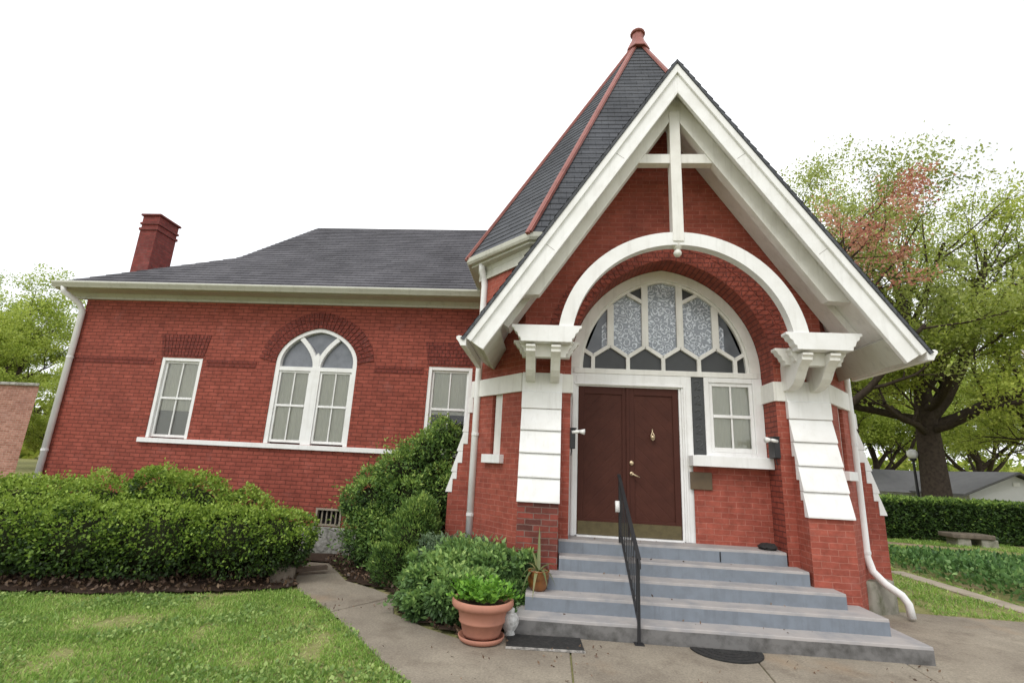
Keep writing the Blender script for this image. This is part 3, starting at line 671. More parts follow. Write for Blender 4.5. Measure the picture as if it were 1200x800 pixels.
# arch soffit and jamb reveals
m = MB(); lp = [(XC-1.41, -.1)]+front_arch+[(XC+1.41, -.1)]
m.reveal(lp, mp, (0, .45, 0), closed=False); obj('arch_soffit', m, 'brick_arch', CH)
ring('porch_arch', front_arch, .42, FY-.012, .03, 2, 'brick_arch')
for x0, x1 in ((XC-1.41, FX0+.56), (FX1-.56, XC+1.41)):
    a, b = sorted((x0, x1)); wb = MB(); wb.box(a-.0, FY-.03, 2.79, b+.0, FY+.03, 3.06)
    s = 1 if x0 > 2 else -1; xr = XC+s*1.41; wb.box(min(xr, xr-s*.03), FY-.029, 2.791, max(xr, xr-s*.03), DY-.03, 3.059); obj('white_band', wb, 'trim', CH, bevel=.005)

# door wall ------------------------------------------------------------
DX0, DX1, DZ0, DZ1 = .4434, 1.9208, .84, 2.97
m = MB(); fo = arch_pts(XC, ASP, 1.405, None, 48, e=EA); fi = arch_pts(XC, ASP, 1.255, None, 48, e=EA)
y = DY-.03
for s in (-1, 1): xa, xb = sorted((XC+s*1.405, XC+s*1.215)); m.box(xa, y+.002, 3.165, xb, y+.13, ASP)
for k in range(48): m.prism([(fo[k][0], y, fo[k][1]), (fo[k+1][0], y, fo[k+1][1]), (fi[k+1][0], y, fi[k+1][1]), (fi[k][0], y, fi[k][1])], (0, .14, 0))
for k in range(48):                                     # inner bead
    f2 = arch_pts(XC, ASP, 1.215, None, 48, e=EA) if k == 0 else f2
    m.prism([(fi[k][0], y+.03, fi[k][1]), (fi[k+1][0], y+.03, fi[k+1][1]), (f2[k+1][0], y+.03, f2[k+1][1]), (f2[k][0], y+.03, f2[k][1])], (0, .09, 0))
yb = y+.035
bw = .058; XS = [XC+(k)*.53 for k in (-2, -1, 0, 1, 2)]; zv, zp, zb = 3.45, 3.625, 3.24
bars = []
def lim(x): return ASP+math.sqrt(max(0, (1.23+EA)**2-(abs(x-XC)+EA)**2))
for k, x in enumerate(XS): bars.append(((x, zb), (x, zv)))
for k in range(4):
    xm = XS[k]+.265; bars += [((XS[k], zv), (xm, zp)), ((xm, zp), (XS[k+1], zv))]
bars += [((XS[0], zv), (XS[0]-.235, zp-.02)), ((XS[4], zv), (XS[4]+.235, zp-.02))]
for k in range(4): x = XS[k]+.265; bars.append(((x, zp), (x, lim(x))))
for s in (-1, 1):
    xa, xb, xm = XC+s*.265, XC+s*.795, XC+s*.53
    bars += [((xa, 4.32), (xm, 4.47))]
for (xa, za), (xb, zb2) in bars:
    wd = .10 if xa == xb and zb2 > 3.9 else bw
    m.bar((xa, yb+.025, za), (xb, yb+.025, zb2), .05, wd, up=(1, 0, 0) if xa == xb else (0, 0, 1)) if xa == xb else m.bar((xa, yb+.027, za), (xb, yb+.027, zb2), .05, wd, up=(0, 0, 1))
m.box(XC-1.35, y-.015, 3.165, XC+1.35, y+.12, 3.245)
FAN = obj('fanlight_window', m, 'trim', CH, bevel=.004)
yp = y+.085
def pane(name, pts, mat):
    q = MB(); q.face([(x, yp, z) for x, z in pts], [(x, z) for x, z in pts]); obj(name, q, mat, FAN)
for k in range(4): pane('dark_pane', [(XS[k], 3.2), (XS[k+1], 3.2), (XS[k+1], zv), (XS[k]+.265, zp), (XS[k], zv)], 'smoke')
for s in (-1, 1): X = XC+s*1.06; pane('dark_pane', [(X, 3.2), (XC+s*1.3, 3.2), (XC+s*1.29, 3.45), (X+s*.235, zp-.02), (X, zv)], 'smoke')
pane('lace_pane', [(XC-.265, zp), (XC, zv), (XC+.265, zp), (XC+.265, 4.6), (XC, 4.72), (XC-.265, 4.6)], 'lace')
for s in (-1, 1):
    xa, xb, xm = XC+s*.265, XC+s*.795, XC+s*.53
    pane('lace_pane', [(xa, zp), (xm, zv), (xb, zp), (xb, 4.29), (xm, 4.48), (xa, 4.33)], 'lace')
    pane('dark_pane', [(xa, 4.345), (xm-s*.02, 4.48), (xa+s*.12, lim(xa+s*.12)), (xa, lim(xa))], 'smoke')
    xo = XC+s*1.06
    pts = [(xb, zp), (xo, zv), (xo+s*.19, zp-.02)]+[(xb+s*(.43-.43*t/6), lim(xb+s*(.43-.43*t/6))+.01) for t in range(0, 7)]
    pane('outer_pane', pts, 'greyglass')
    q = MB(); n = 5
    for t in range(n):                                    # lace curtain edge hanging behind the outer light
        xa2, xb2 = xb+s*.02+s*.11*t/n, xb+s*.02+s*.11*(t+1)/n
        q.face([(xa2, yp-.006-.004*(t % 2), zp-.06+.0*t), (xb2, yp-.006-.004*((t+1) % 2), zp-.06), (xb2, yp-.006-.004*((t+1) % 2), 4.02-.02*t), (xa2, yp-.006-.004*(t % 2), 4.04-.02*t)], [(xa2, 0), (xb2, 0), (xb2, .4), (xa2, .4)])
    obj('lace_curtain', q, 'lace', FAN)
# door casing, transom, sidelight frame
m = MB(); y = DY-.05
m.box(XC-1.405, y+.01, .835, DX0-.035, DY+.08, 3.164); m.box(DX0-.035, y+.03, .84, DX0, DY+.08, DZ1)
m.box(DX1, y+.03, .84, DX1+.035, DY+.08, DZ1); m.box(DX1+.035, y+.01, .835, 2.09, DY+.08, 3.164)
m.box(DX0-.035, y+.012, DZ1+.04, DX1+.035, DY+.08, 3.163); m.box(DX0-.034, y+.03, DZ1, DX1+.034, DY+.079, DZ1+.04)
m.box(DX0-.06, y-.01, DZ1+.02, DX1+.06, y+.011, DZ1+.05); m.box(DX0-.09, y-.01, .84, DX0-.06, y+.0098, 3.0); m.box(DX1+.06, y-.01, .84, DX1+.09, y+.0098, 3.0)
m.box(DX0, y-.05, .836, DX1, DY+.02, .856)
obj('door_casing', m, 'white', CH, bevel=.005)
m = MB(); m.box(2.29, y+.01, 2.02, 2.36, DY+.08, 3.163); m.box(2.09, y+.012, 2.02, 2.105, DY+.08, 3.162)
m.box(2.99, y+.01, 2.02, XC+1.405, DY+.08, 3.163); m.box(2.36, y+.011, 3.09, 2.99, DY+.08, 3.162); m.box(2.36, y+.011, 2.02, 2.99, DY+.08, 2.08)
SW = obj('side_window', m, 'white', CH, bevel=.005)
sash(SW, 2.362, 2.988, 2.082, 3.088, y+.03, fr=.05)
m = MB(); m.box(2.105, y+.035, 2.02, 2.29, DY+.05, 3.163); dp = obj('dark_side_panel', m, 'smoke', CH)
m = MB()
for k in range(5):                                         # raised scroll ornament, one curl above the other
    zc, xc = 2.16+k*.215, 2.198; s = 1
    pth = [(xc+s*.042*math.cos(a), y+.033, zc+.045+.042*math.sin(a)) for a in np.linspace(PI*.95, -.35*PI, 8)]+[(xc-s*.04, y+.033, zc-.045), (xc+s*.045, y+.033, zc-.045)]
    m.tube(pth, .0075, 6)
obj('scroll_ornament', m, paint('grey_ornament', (.085, .09, .09), None, .4), dp, smooth=True)
m = MB(); m.box(2.03, FY+.17, 1.87, XC+1.405, DY+.05, 2.015); m.box(2.10, FY+.2, 2.015, XC+1.40, DY+.03, 2.024); obj('sill', m, 'white', CH, bevel=.008)
m = MB(); m.face([(2.08, FY+.36, -.1), (XC+1.405, FY+.36, -.1), (XC+1.405, FY+.36, 1.87), (2.08, FY+.36, 1.87)]); obj('brick_panel', m, 'brick', CH)
m = MB(); m.box(XC-1.41, DY+.3, .5, XC+1.41, DY+.32, 4.9); obj('dark_interior', m, 'dark', CH)
# doors
def leaf(x0, x1, s):
    m = MB(); y = DY-.0; st = .085
    m.box(x0, y, DZ0+.02, x0+st, y+.045, DZ1); m.box(x1-st, y, DZ0+.02, x1, y+.045, DZ1); m.box(x0+st, y+.001, DZ1-.11, x1-st, y+.044, DZ1); m.box(x0+st, y+.001, DZ0+.02, x1-st, y+.044, DZ0+.24)
    D = obj('door', m, 'doorframe', CH, bevel=.004, label=None)
    q = MB(); P_ = [(x0+st, DZ0+.24), (x1-st, DZ0+.24), (x1-st, DZ1-.11), (x0+st, DZ1-.11)]; c = .7071
    q.face([(x, y+.018, z) for x, z in P_], [((x-s*z)*c, (x*s+z)*c) for x, z in P_]); obj('diagonal_boarding', q, 'door', D)
    q = MB(); q.box(x0+.012, y-.006, DZ0+.022, x1-.012, y+.002, DZ0+.20); obj('kickplate', q, 'brass', D)
    return D
xm = (DX0+DX1)/2
D1 = leaf(DX0+.003, xm-.003, 1); D2 = leaf(xm+.003, DX1-.003, -1)
m = MB(); m.box(xm-.03, DY-.018, DZ0+.2, xm+.012, DY-.001, DZ1-.003); obj('meeting_stile', m, 'doorframe', D1, bevel=.003)
m = MB(); m.lathe([(0, -.018), (.03, -.016), (.034, 0)], (0, 0, 0), 16); m.v = [(1.225+x, DY-.004+z, 1.87+yy) for x, yy, z in m.v]; obj('deadbolt', m, 'brassb', D2, smooth=True)
m = MB(); m.tube([(1.225, DY, 1.72), (1.225, DY-.045, 1.72), (1.235, DY-.055, 1.715), (1.33, DY-.05, 1.675)], [.016, .014, .013, .009], 8); m.lathe([(0, -.012), (.028, -.01), (.03, 0)], (0, 0, 0), 14); 
k = len(m.v)-3*14; m.v[k:] = [(1.225+x, DY-.002+z, 1.72+yy) for x, yy, z in m.v[k:]]; obj('handle', m, 'brassb', D2, smooth=True)
m = MB(); m.tube([(1.53, DY-.012, 2.37), (1.53, DY-.02, 2.33), (1.505, DY-.03, 2.27), (1.51, DY-.035, 2.225), (1.53, DY-.04, 2.205), (1.55, DY-.035, 2.225), (1.555, DY-.03, 2.27), (1.53, DY-.02, 2.33)], .008, 8); m.tube([(1.53, DY+.0, 2.25), (1.53, DY-.05, 2.25)], .03, 12)
obj('knocker', m, 'brassb', D2, smooth=True)

# buttresses -----------------------------------------------------------
def buttress(org, wd, od, W=.56, mat='brick'):
    org, wd, od = Vector(org), Vector(wd), Vector(od)
    T = lambda w_, o_, z: tuple(org+wd*w_+od*o_+Vector((0, 0, z)))
    zs = [1.30, 1.61, 1.93, 2.24, 2.55]; so = lambda z: .34-(z-1.30)*.215
    core = MB(); g_ = .012
    for z0, z1, o1 in ((-.1, .30, .35), (.30, 1.30, .315)):
        core.prism([T(g_, .0, z0), T(g_, o1, z0), T(g_, o1, z1), T(g_, .0, z1)], wd*(W-2*g_), mi=1 if z0 < 0 else 0)
    B_ = obj('buttress', core, [mat, 'rubble'], CH, bevel=.006)
    core = MB()
    for z0, z1, o1 in ((1.30, 1.50, .25), (1.50, 1.75, .19), (1.75, 2.05, .12), (2.05, 2.79, .05)):
        core.prism([T(g_, 0, z0), T(g_, o1, z0), T(g_, o1, z1), T(g_, 0, z1)], wd*(W-2*g_))
    obj('brick_core', core, 'brick', B_)
    cl_ = MB()
    inner = [(.25, 1.30), (.25, 1.50), (.19, 1.50), (.19, 1.75), (.12, 1.75), (.12, 2.05), (.05, 2.05), (.05, 2.55)]
    pin = {z: [] for z in zs}
    for k in range(4):
        za, zb = zs[k], zs[k+1]; mid = [p for p in inner if za <= p[1] <= zb]
        ia = [p for p in inner if p[1] <= za][-1][0]; ib = [p for p in inner if p[1] <= zb][0 if False else -1][0]
        poly = [(ia, za), (so(za)+.012, za), (so(za)+.012, za+.02), (so(zb)-.012, zb-.004)]
        poly += [(ib, zb-.004)]+[p for p in mid[::-1] if za < p[1] < zb-.004]
        b_ = MB(); b_.prism([T(0, o_, z) for o_, z in poly], wd*W); obj('weatherboard', b_, 'white', B_, bevel=.004)
    b_ = MB(); b_.prism([T(-.004, .0, 2.55), T(-.004, so(2.55)+.01, 2.55), T(-.004, so(2.55)+.004, 2.78), T(-.004, .055, 2.79), T(-.004, .05, 3.065), T(-.004, .0, 3.065)], wd*(W+.008)); obj('cap_board', b_, 'white', B_, bevel=.005)
buttress((FX0, FY, 0), (1, 0, 0), (0, -1, 0), mat='brick_old'); buttress((FX1-.56, FY, 0), (1, 0, 0), (0, -1, 0))
buttress((OX0, OY+.02, 0), (0, 1, 0), (-1, 0, 0)); buttress((OX1, OY+.02, 0), (0, 1, 0), (1, 0, 0))

# brackets -------------------------------------------------------------
def bracket(cx):
    a = MB()
    prof = [(-.47, 3.60), (.47, 3.60), (.47, 3.565), (.44, 3.55), (.425, 3.51), (.39, 3.485), (.375, 3.435), (.345, 3.415), (.34, 3.37), (-.34, 3.37), (-.345, 3.415), (-.375, 3.435), (-.39, 3.485), (-.425, 3.51), (-.44, 3.55), (-.47, 3.565)]
    a.prism([(cx+x, 6.37, z) for x, z in prof], (0, .15, 0)); B_ = obj('bracket', a, 'white', CH, bevel=.006)
    a = MB(); a.prism([(cx+x*.98, 6.74, z-.13) for x, z in prof], (0, .13, 0)); a.prism([(cx+x*.8, 6.55, z-.17) for x, z in prof], (0, .10, 0)); obj('cross_beam', a, 'trim', B_, bevel=.005)
    for dx in (-.21, .13):
        p = [(7.06, 3.34), (6.40, 3.34), (6.40, 3.31), (6.43, 3.29), (6.43, 3.25), (6.47, 3.23), (6.53, 3.19), (6.60, 3.12), (6.66, 3.04), (6.75, 2.97), (6.88, 2.93), (7.06, 2.92)]
        c_ = MB(); c_.prism([(cx+dx-.06, yy, z) for yy, z in p], (.13, 0, 0)); obj('corbel', c_, 'trim', B_, bevel=.005)
bracket(-.06); bracket(3.50)

# porch gable ----------------------------------------------------------
AZ, SL = 7.56, 5.08; TA = 1.5; CA = 1/math.sqrt(1+TA*TA); SA = TA*CA
def gpt(s, d, n, y):            # d along the slope, n inward
    return (XC+s*(d*CA-n*SA), y, AZ-d*SA-n*CA)
def gpoly(s, n0, n1, d1, y, cut=None):
    p = [(XC, y, AZ-n0/CA), gpt(s, d1, n0, y)]
    p += [gpt(s, (cut if cut is not None else d1), n1, y), (XC, y, AZ-n1/CA)]
    return p
YG, YB_ = 6.16, 7.72
shm = MB()
for s in (-1, 1):
    Ln = SL+.05; nrm = Vector((s*SA, 0, CA))
    o_ = Vector((XC+s*Ln*CA, 0, AZ-Ln*SA))+nrm*.035
    su = Vector((0, 1, 0)); sv2 = Vector((-s*CA, 0, SA))
    courses(shm, o_, su, sv2, lambda v: YG-.05, lambda v: YB_, Ln, h=.14, lip=.014)
    q = gpoly(s, -.035, 0, Ln, YG-.05); shm.prism(q, (0, .12, 0)); 
    e0, e1 = Vector(gpt(s, Ln, -.035, YG-.05)), Vector(gpt(s, Ln, 0.0, YG-.05)); off = Vector((0, YB_-YG+.05, 0)); shm.face([e0, e1, e1+off, e0+off])
G = obj('porch_roof', shm, 'slate', CH)
for s in (-1, 1):
    b = MB(); b.prism(gpoly(s, 0.001, .27, SL, YG), (0, .05, 0)); b.prism(gpoly(s, .0015, .085, SL+.006, YG-.035), (0, .034, 0)); b.prism(gpoly(s, .235, .272, SL-.003, YG-.012), (0, .011, 0)); bb_ = obj('barge_board', b, 'white', G, bevel=.004); [obj('board_joint', MB().bar(gpt(s, d_, .09, YG-.0005), gpt(s, d_+.01, .232, YG-.0005), .004, .003, up=(0, 1, 0)), 'moss2', bb_) for d_ in (1.72, 3.41)]
    b = MB(); b.prism(gpoly(s, .002, .15, SL-.01, YG+.052), (0, YB_-YG-.052, 0)); obj('soffit', b, 'trim', G)
    b = MB(); b.prism(gpoly(s, .152, .375, 4.15, 6.40, cut=3.98), (0, .15, 0)); b.prism(gpoly(s, .153, .24, 4.55, 6.70), (0, .34, 0)); obj('rafter', b, 'trim', G, bevel=.005)
    # eave board and return below the gutter
    b = MB(); q = [gpt(s, SL-.012, .152, YG+.06), gpt(s, SL-.012, .265, YG+.06), gpt(s, SL-.36, .265, YG+.06), gpt(s, SL-.36, .152, YG+.06)]; b.prism(q, (0, YB_-YG-.1, 0)); obj('eave_board', b, 'cream', G, bevel=.004)
    ge = Vector(gpt(s, SL, .02, YG)); b = MB()
    gp2 = [(0, -.10), (0, .02), (.10, .035), (.13, .02), (.13, -.01), (.095, -.05), (.07, -.10)]
    b.prism([(ge.x+s*(a+.012), YG-.03, ge.z+c) for a, c in gp2], (0, YB_-YG-.02, 0)); obj('gutter', b, 'white', G, bevel=.005)
b = MB(); b.box(XC-.62, 6.42, 6.10, XC+.62, 6.55, 6.25); obj('collar_tie', b, 'trim', G, bevel=.005)
b = MB(); b.box(XC-.075, 6.385, 4.86, XC+.075, 6.56, 6.95); KP = obj('king_post', b, 'trim', G, bevel=.006)
b = MB(); b.lathe([(0, -.115), (.03, -.108), (.052, -.085), (.058, -.06), (.045, -.03), (.03, -.015), (.05, .0), (.07, .03), (.075, .08)], (XC, 6.47, 4.775), 20); obj('pendant', b, 'trim', KP, smooth=True)
b = MB(); zc = 3.37; n = 48; a0 = math.asin((3.6-zc)/1.63)
for k in range(n):
    t0, t1 = a0+(PI-2*a0)*k/n, a0+(PI-2*a0)*(k+1)/n
    q = [(XC+R_*math.cos(t), 6.40, zc+R_*math.sin(t)) for R_, t in ((1.63, t0), (1.63, t1), (1.44, t1), (1.44, t0))]; b.prism(q, (0, .14, 0))
obj('arch_band', b, 'white', G)

# spire ----------------------------------------------------------------
SC = Vector((1.72, 9.1, 0)); E8 = [(-2.09, -2.3), (-3.19, -1.25), (-3.19, 1.25), (-2.09, 2.3), (2.09, 2.3), (3.19, 1.25), (3.19, -1.25), (2.09, -2.3)]
W8 = [(-2.1, -2.05), (-2.95, -1.1), (-2.95, 1.1), (-2.1, 2.05), (2.1, 2.05), (2.95, 1.1), (2.95, -1.1), (2.1, -2.05)]
ez, az = 5.16, 10.98
m = MB(); prof = [(.03, 4.80), (.16, 4.80), (.16, 4.93), (.24, 4.97), (.3, 5.0), (.72, 5.02), (.72, 5.06), (.96, 5.06), (1.06, 5.10), (1.08, 5.17), (.98, 5.18)]
pt = lambda k, t, z: (SC.x+W8[k][0]+(E8[k][0]-W8[k][0])*t+(.0 if t < .7 else 0), SC.y+W8[k][1]+(E8[k][1]-W8[k][1])*t, z)
for k in range(8):
    for (t0, z0), (t1, z1) in zip(prof, prof[1:]):
        if k == 7:                                        # stops against the gable roof
            for kk, s in ((7, 1), (0, -1)):
                A0, A1 = pt(kk, t0, z0), pt(kk, t1, z1); x0, x1 = XC+s*(AZ-z0-.1)/TA, XC+s*(AZ-z1-.1)/TA
                m.face([A0, (x0, A0[1], z0), (x1, A1[1], z1), A1])
        else: m.face([pt(k, t0, z0), pt((k+1) % 8, t0, z0), pt((k+1) % 8, t1, z1), pt(k, t1, z1)])
obj('cornice', m, 'cream', CH)
# bay wall above the wing roof
m = MB()
for k in (2, 3, 4):
    a, b = W8[k], W8[(k+1) % 8]; m.face([(SC.x+a[0], SC.y+a[1], 3.0), (SC.x+b[0], SC.y+b[1], 3.0), (SC.x+b[0], SC.y+b[1], 4.95), (SC.x+a[0], SC.y+a[1], 4.95)], [(0, 3), (math.dist(a, b), 3), (math.dist(a, b), 4.95), (0, 4.95)])
obj('drum_wall', m, 'brick', CH)
AP = Vector((SC.x, SC.y, az)); m = MB()
for k in range(8):
    a = Vector((SC.x+E8[k][0], SC.y+E8[k][1], ez)); b = Vector((SC.x+E8[(k+1) % 8][0], SC.y+E8[(k+1) % 8][1], ez))
    su = (b-a).normalized(); w_ = (b-a).length; foot = a+su*((AP-a).dot(su)); sv2 = (AP-foot); L = sv2.length; sv2.normalize(); uf = (foot-a).length*(1 if (foot-a).dot(su) > 0 else -1)
    if k == 7:                                            # front facet: only beside the gable roof that cuts through it
        gh = lambda v: max(0, (AZ-.06-(ez+sv2.z*v))/TA); vr = (AZ-.06-ez)/sv2.z; vg = vr*.999
        Lf, Rf = lin([(0, 0), (L, uf)]), lin([(0, w_), (L, uf)])
        courses(m, a, su, sv2, Lf, lambda v: uf-gh(v), vg, h=.135, lip=.010)
        courses(m, a, su, sv2, lambda v: uf+gh(v), Rf, vg, h=.135, lip=.010)
        courses(m, a, su, sv2, Lf, Rf, L-.01, h=.135, lip=.010, v0=vg)
        continue
    courses(m, a, su, sv2, lin([(0, 0), (L, uf)]), lin([(0, w_), (L, uf)]), L-.01, h=.135, lip=.010)
SP = obj('spire_roof', m, 'slate', CH)
for k in range(8):
    a = Vector((SC.x+E8[k][0], SC.y+E8[k][1], ez+.03)); m = MB(); d = (AP-a).normalized(); o_ = Vector((E8[k][0], E8[k][1], 0)).normalized()
    m.tube([a-d*.06, a+(AP-a)*.5, AP-d*.2], .036, 8); m.bar(a-d*.03, AP-d*.2, .125, .04, up=tuple(o_)); obj('hip_cap', m, 'copper', SP)
m = MB(); m.lathe([(.0, .0), (.24, -.04), (.255, -.04), (.26, -.02), (.25, .0), (.20, .12), (.145, .24), (.13, .29), (.125, .46)], (SC.x, SC.y, 10.70), 8, rot=PI/8); m.lathe([(.0, .42), (.15, .425), (.165, .45), (.155, .48), (.11, .53), (.06, .57), (.0, .58)], (SC.x, SC.y, 10.70), 16)
obj('finial', m, 'copper', SP)

# downspouts -----------------------------------------------------------
def spout(path, r=.05, straps=()):
    m = MB(); m.tube(path, r, 10); o = obj('downspout', m, 'white', CH, smooth=True)
    for p in straps: b = MB(); b.tube([(p[0], p[1], p[2]-.02), (p[0], p[1], p[2]+.02)], r+.008, 10); obj('strap', b, 'ltgrey', o)
spout([(XL+.22, EY-.02, EZ-.1), (XL+.22, EY+.0, EZ-.2), (XL+.36, WY-.16, EZ-.38), (XL+.39, WY-.07, EZ-.52), (XL+.39, WY-.07, .15)], .058, [(XL+.39, WY-.07, 3.5), (XL+.39, WY-.07, 1.6)])
spout([(-1.2, 7.75, 5.05), (-1.2, 7.77, 4.95), (-1.17, 7.86, 4.85), (-1.15, 7.86, 4.7), (-1.15, 7.86, 3.0), (-1.14, 7.85, .25)], .055, [(-1.14, 7.85, 2.2), (-1.14, 7.85, 1.0)])
spout([(4.6, 7.75, 5.05), (4.6, 7.8, 4.9), (4.57, 7.86, 4.75), (4.57, 7.86, .75), (4.6, 7.82, .56), (4.70, 7.74, .42), (4.86, 7.68, .30), (4.92, 7.66, .20), (4.93, 7.64, .03)], .05, [(4.57, 7.86, 2.3), (4.57, 7.86, .8)])
# rubble foot beside the steps
m = MB()
for k in range(26):
    x, y = random.uniform(3.9, 4.35), random.uniform(7.0, 7.75); r = random.uniform(.05, .1)
    if y-6.7 > (4.75-x)*2.2+.3: continue
    i0 = len(m.v); m.lathe([(0, -r*.6), (r*.8, -r*.5), (r, 0), (r*.7, r*.45), (0, r*.5)], (x, y, .05), 7, rot=random.random()*3)
    m.v[i0:] = [(a+random.uniform(-.02, .02), b+random.uniform(-.02, .02), c+random.uniform(-.015, .015)) for a, b, c in m.v[i0:]]
obj('rubble_footing', m, 'rubble', CH)

# ------------------------------------------------------------------ steps and rail
ST = thing('front_steps', (1.7, 6.6, 0), 'wide blue grey painted concrete steps climbing to the brown double doors', 'steps')
xl = [-.30, -.2, .05, .19, .186]; xr = [3.981, 3.752, 3.482, 3.226, 3.10]
for i in range(5):
    y0 = 5.911+.2776*i; z0, z1 = .1674*i, .1674*(i+1)
    z0 = z0-.05 if i == 0 else z0
    m = MB(); bk = 7.43 if i == 4 else (7.40-.12*(4-i) if i < 3 else 7.25)
    if i == 4: bk = DY-.02
    n = 60; x0, x1 = xl[i], xr[i]
    for k in range(n):                                     # slightly uneven front edge
        xa, xb = x0+(x1-x0)*k/n, x0+(x1-x0)*(k+1)/n
        f = lambda x: y0+.008*mnoise.noise(Vector((x*2.1, i*7, 0)))+.007*mnoise.noise(Vector((x*11, i*3, 5)))
        h = lambda x: z1+.004*mnoise.noise(Vector((x*1.7, i*5, 9)))
        ya, yb2 = f(xa), f(xb); za, zb2 = h(xa), h(xb); nb = .03
        m.face([(xa, ya, z0), (xb, yb2, z0), (xb, yb2, zb2-nb), (xa, ya, za-nb)], None, 0)
        m.face([(xa, ya, za-nb), (xb, yb2, zb2-nb), (xb, yb2+.004, zb2-.006), (xa, ya+.004, za-.006)], None, 1)
        m.face([(xa, ya+.004, za-.006), (xb, yb2+.004, zb2-.006), (xb, yb2+.012, zb2), (xa, ya+.012, za)], None, 1)
        m.face([(xa, ya+.012, za), (xb, yb2+.012, zb2), (xb, bk, z1), (xa, bk, z1)], None, 1)
    m.face([(x0, y0, z0), (x0, bk, z0), (x0, bk, z1), (x0, y0+.012, z1)], None, 0); m.face([(x1, y0, z0), (x1, bk, z0), (x1, bk, z1), (x1, y0+.012, z1)], None, 0)
    obj('step', m, ['riser0' if i == 0 else 'riser', 'tread'], ST)

m = MB(); m.box(2.262, 7.012, .68, 2.274, 7.03, .80); obj('joint', m, 'dark', ST)
HR = thing('handrail', (1.02, 6.45, 0), 'narrow black iron handrail with pickets running up the middle of the steps', 'handrail')
xa, xb = 1.02, .99
m = MB(); m.bar((xa, 5.86, 0), (xa, 5.86, .86), .032, .032); m.box(xa-.05, 5.81, 0, xa+.05, 5.90, .012); obj('newel_post', m, 'black', HR)
m = MB(); m.bar((xb, 7.02, .84), (xb, 7.02, 1.66), .032, .032); obj('newel_post', m, 'black', HR)
m = MB(); m.bar((xa, 5.80, .84), (xb, 7.10, 1.70), .045, .022); m.tube([(xa, 5.80, .84), (xa, 5.76, .80), (xa, 5.755, .75)], .014, 8); obj('top_rail', m, 'black', HR, bevel=.004)
m = MB(); m.bar((xa, 5.86, .20), (xb, 7.02, .99), .026, .02); obj('bottom_rail', m, 'black', HR)
for k in range(9):
    t = (k+1)/10; yy = 5.86+1.16*t; x = xa+(xb-xa)*t; m = MB(); m.bar((x, yy, .20+.79*t), (x, yy, .88+.77*t), .014, .014); obj('picket', m, 'black', HR)
m = MB(); m.tube([(.955, 6.98, 1.22), (.955, 7.0, 1.36)], .03, 10); tag(obj('cup', m, 'glob', smooth=True), 'small white cup tied to the upper post of the black handrail', 'cup')

# ------------------------------------------------------------------ small things
def lantern(x, s, label):
    L_ = thing('wall_lantern', (x, FY+.06, 2.0), label, 'lantern', 'lanterns beside the doors')
    b = MB(); b.box(min(x, x-s*.075), FY-.03, 2.02, max(x, x-s*.075), FY+.16, 2.29); b.box(min(x, x-s*.09), FY-.045, 2.29, max(x, x-s*.09), FY+.175, 2.305); obj('lamp_box', b, 'black', L_, bevel=.005)
    b = MB(); xx = x-s*.03; b.tube([(xx, FY+.06, 2.02), (xx, FY+.06, 1.99), (xx+s*.01, FY+.05, 1.93)], .008, 6); obj('conduit', b, 'black', L_)
    b = MB(); b.tube([(xx, FY-.02, 2.24), (xx-s*.06, FY-.04, 2.25), (xx-s*.10, FY-.05, 2.255)], [.022, .025, .02], 10); b.tube([(xx-s*.10, FY-.05, 2.255), (xx-s*.17, FY-.07, 2.25)], [.022, .042], 12); obj('sensor_light', b, 'glob', L_, smooth=True)
lantern(XC-1.41, -1, 'thin black box lantern with white spot on the left jamb of the doors')
lantern(XC+1.41, 1, 'black box lantern on the brick jamb right of the small side window')
m = MB(); m.box(2.03, FY+.335, 1.55, 2.33, FY+.362, 1.79); tag(obj('bronze_plaque', m, 'bronze', bevel=.006), 'small square bronze plaque on brick under the side window sill', 'plaque')

# terracotta pot
PT = thing('planter_pot', (-.62, 5.62, 0), 'large terracotta pot of bright green ferny plants beside the steps', 'planter')
c = (-.62, 5.62, 0); m = MB(); m.lathe([(0, .055), (.185, .055), (.195, .08), (.225, .18), (.238, .185), (.24, .20), (.235, .215), (.255, .29), (.272, .31), (.31, .325), (.322, .35), (.32, .385), (.305, .40), (.285, .395), (.275, .37), (.26, .30)], c, 40); obj('pot', m, 'terra', PT, smooth=True)
m = MB(); m.lathe([(0, .002), (.20, .002), (.225, .02), (.24, .055), (.228, .06), (.212, .03), (0, .025)], c, 40); obj('saucer', m, 'terra', PT, smooth=True)
m = MB(); m.lathe([(0, .35), (.15, .345), (.272, .33)], c, 24); obj('soil', m, 'soil', PT, smooth=True)
pp, nn = [], []
for k in range(95):                                    # fern fronds: leaflets both sides of an arching rib
    a = random.uniform(0, 2*PI); R0 = random.uniform(0, .17); L = random.uniform(.14, .27); lean = random.uniform(.15, 1.0)
    b0 = Vector((c[0]+R0*math.cos(a), c[1]+R0*math.sin(a), .35)); d = Vector((math.cos(a)*lean, math.sin(a)*lean, 1)).normalized()
    side = d.cross(Vector((0, 0, 1))).normalized()
    for t in range(3, 11):
        u = t/10; p = b0+d*L*u+Vector((math.cos(a), math.sin(a), -.6))*(.10*u*u*lean)
        for s in (-1, 1): pp.append(tuple(p)); nn.append(tuple(side*s+d*.8))
leaf_mesh('fern', pp, nn, .055, 'lime', PT, jitter=.25, aspect=.5)

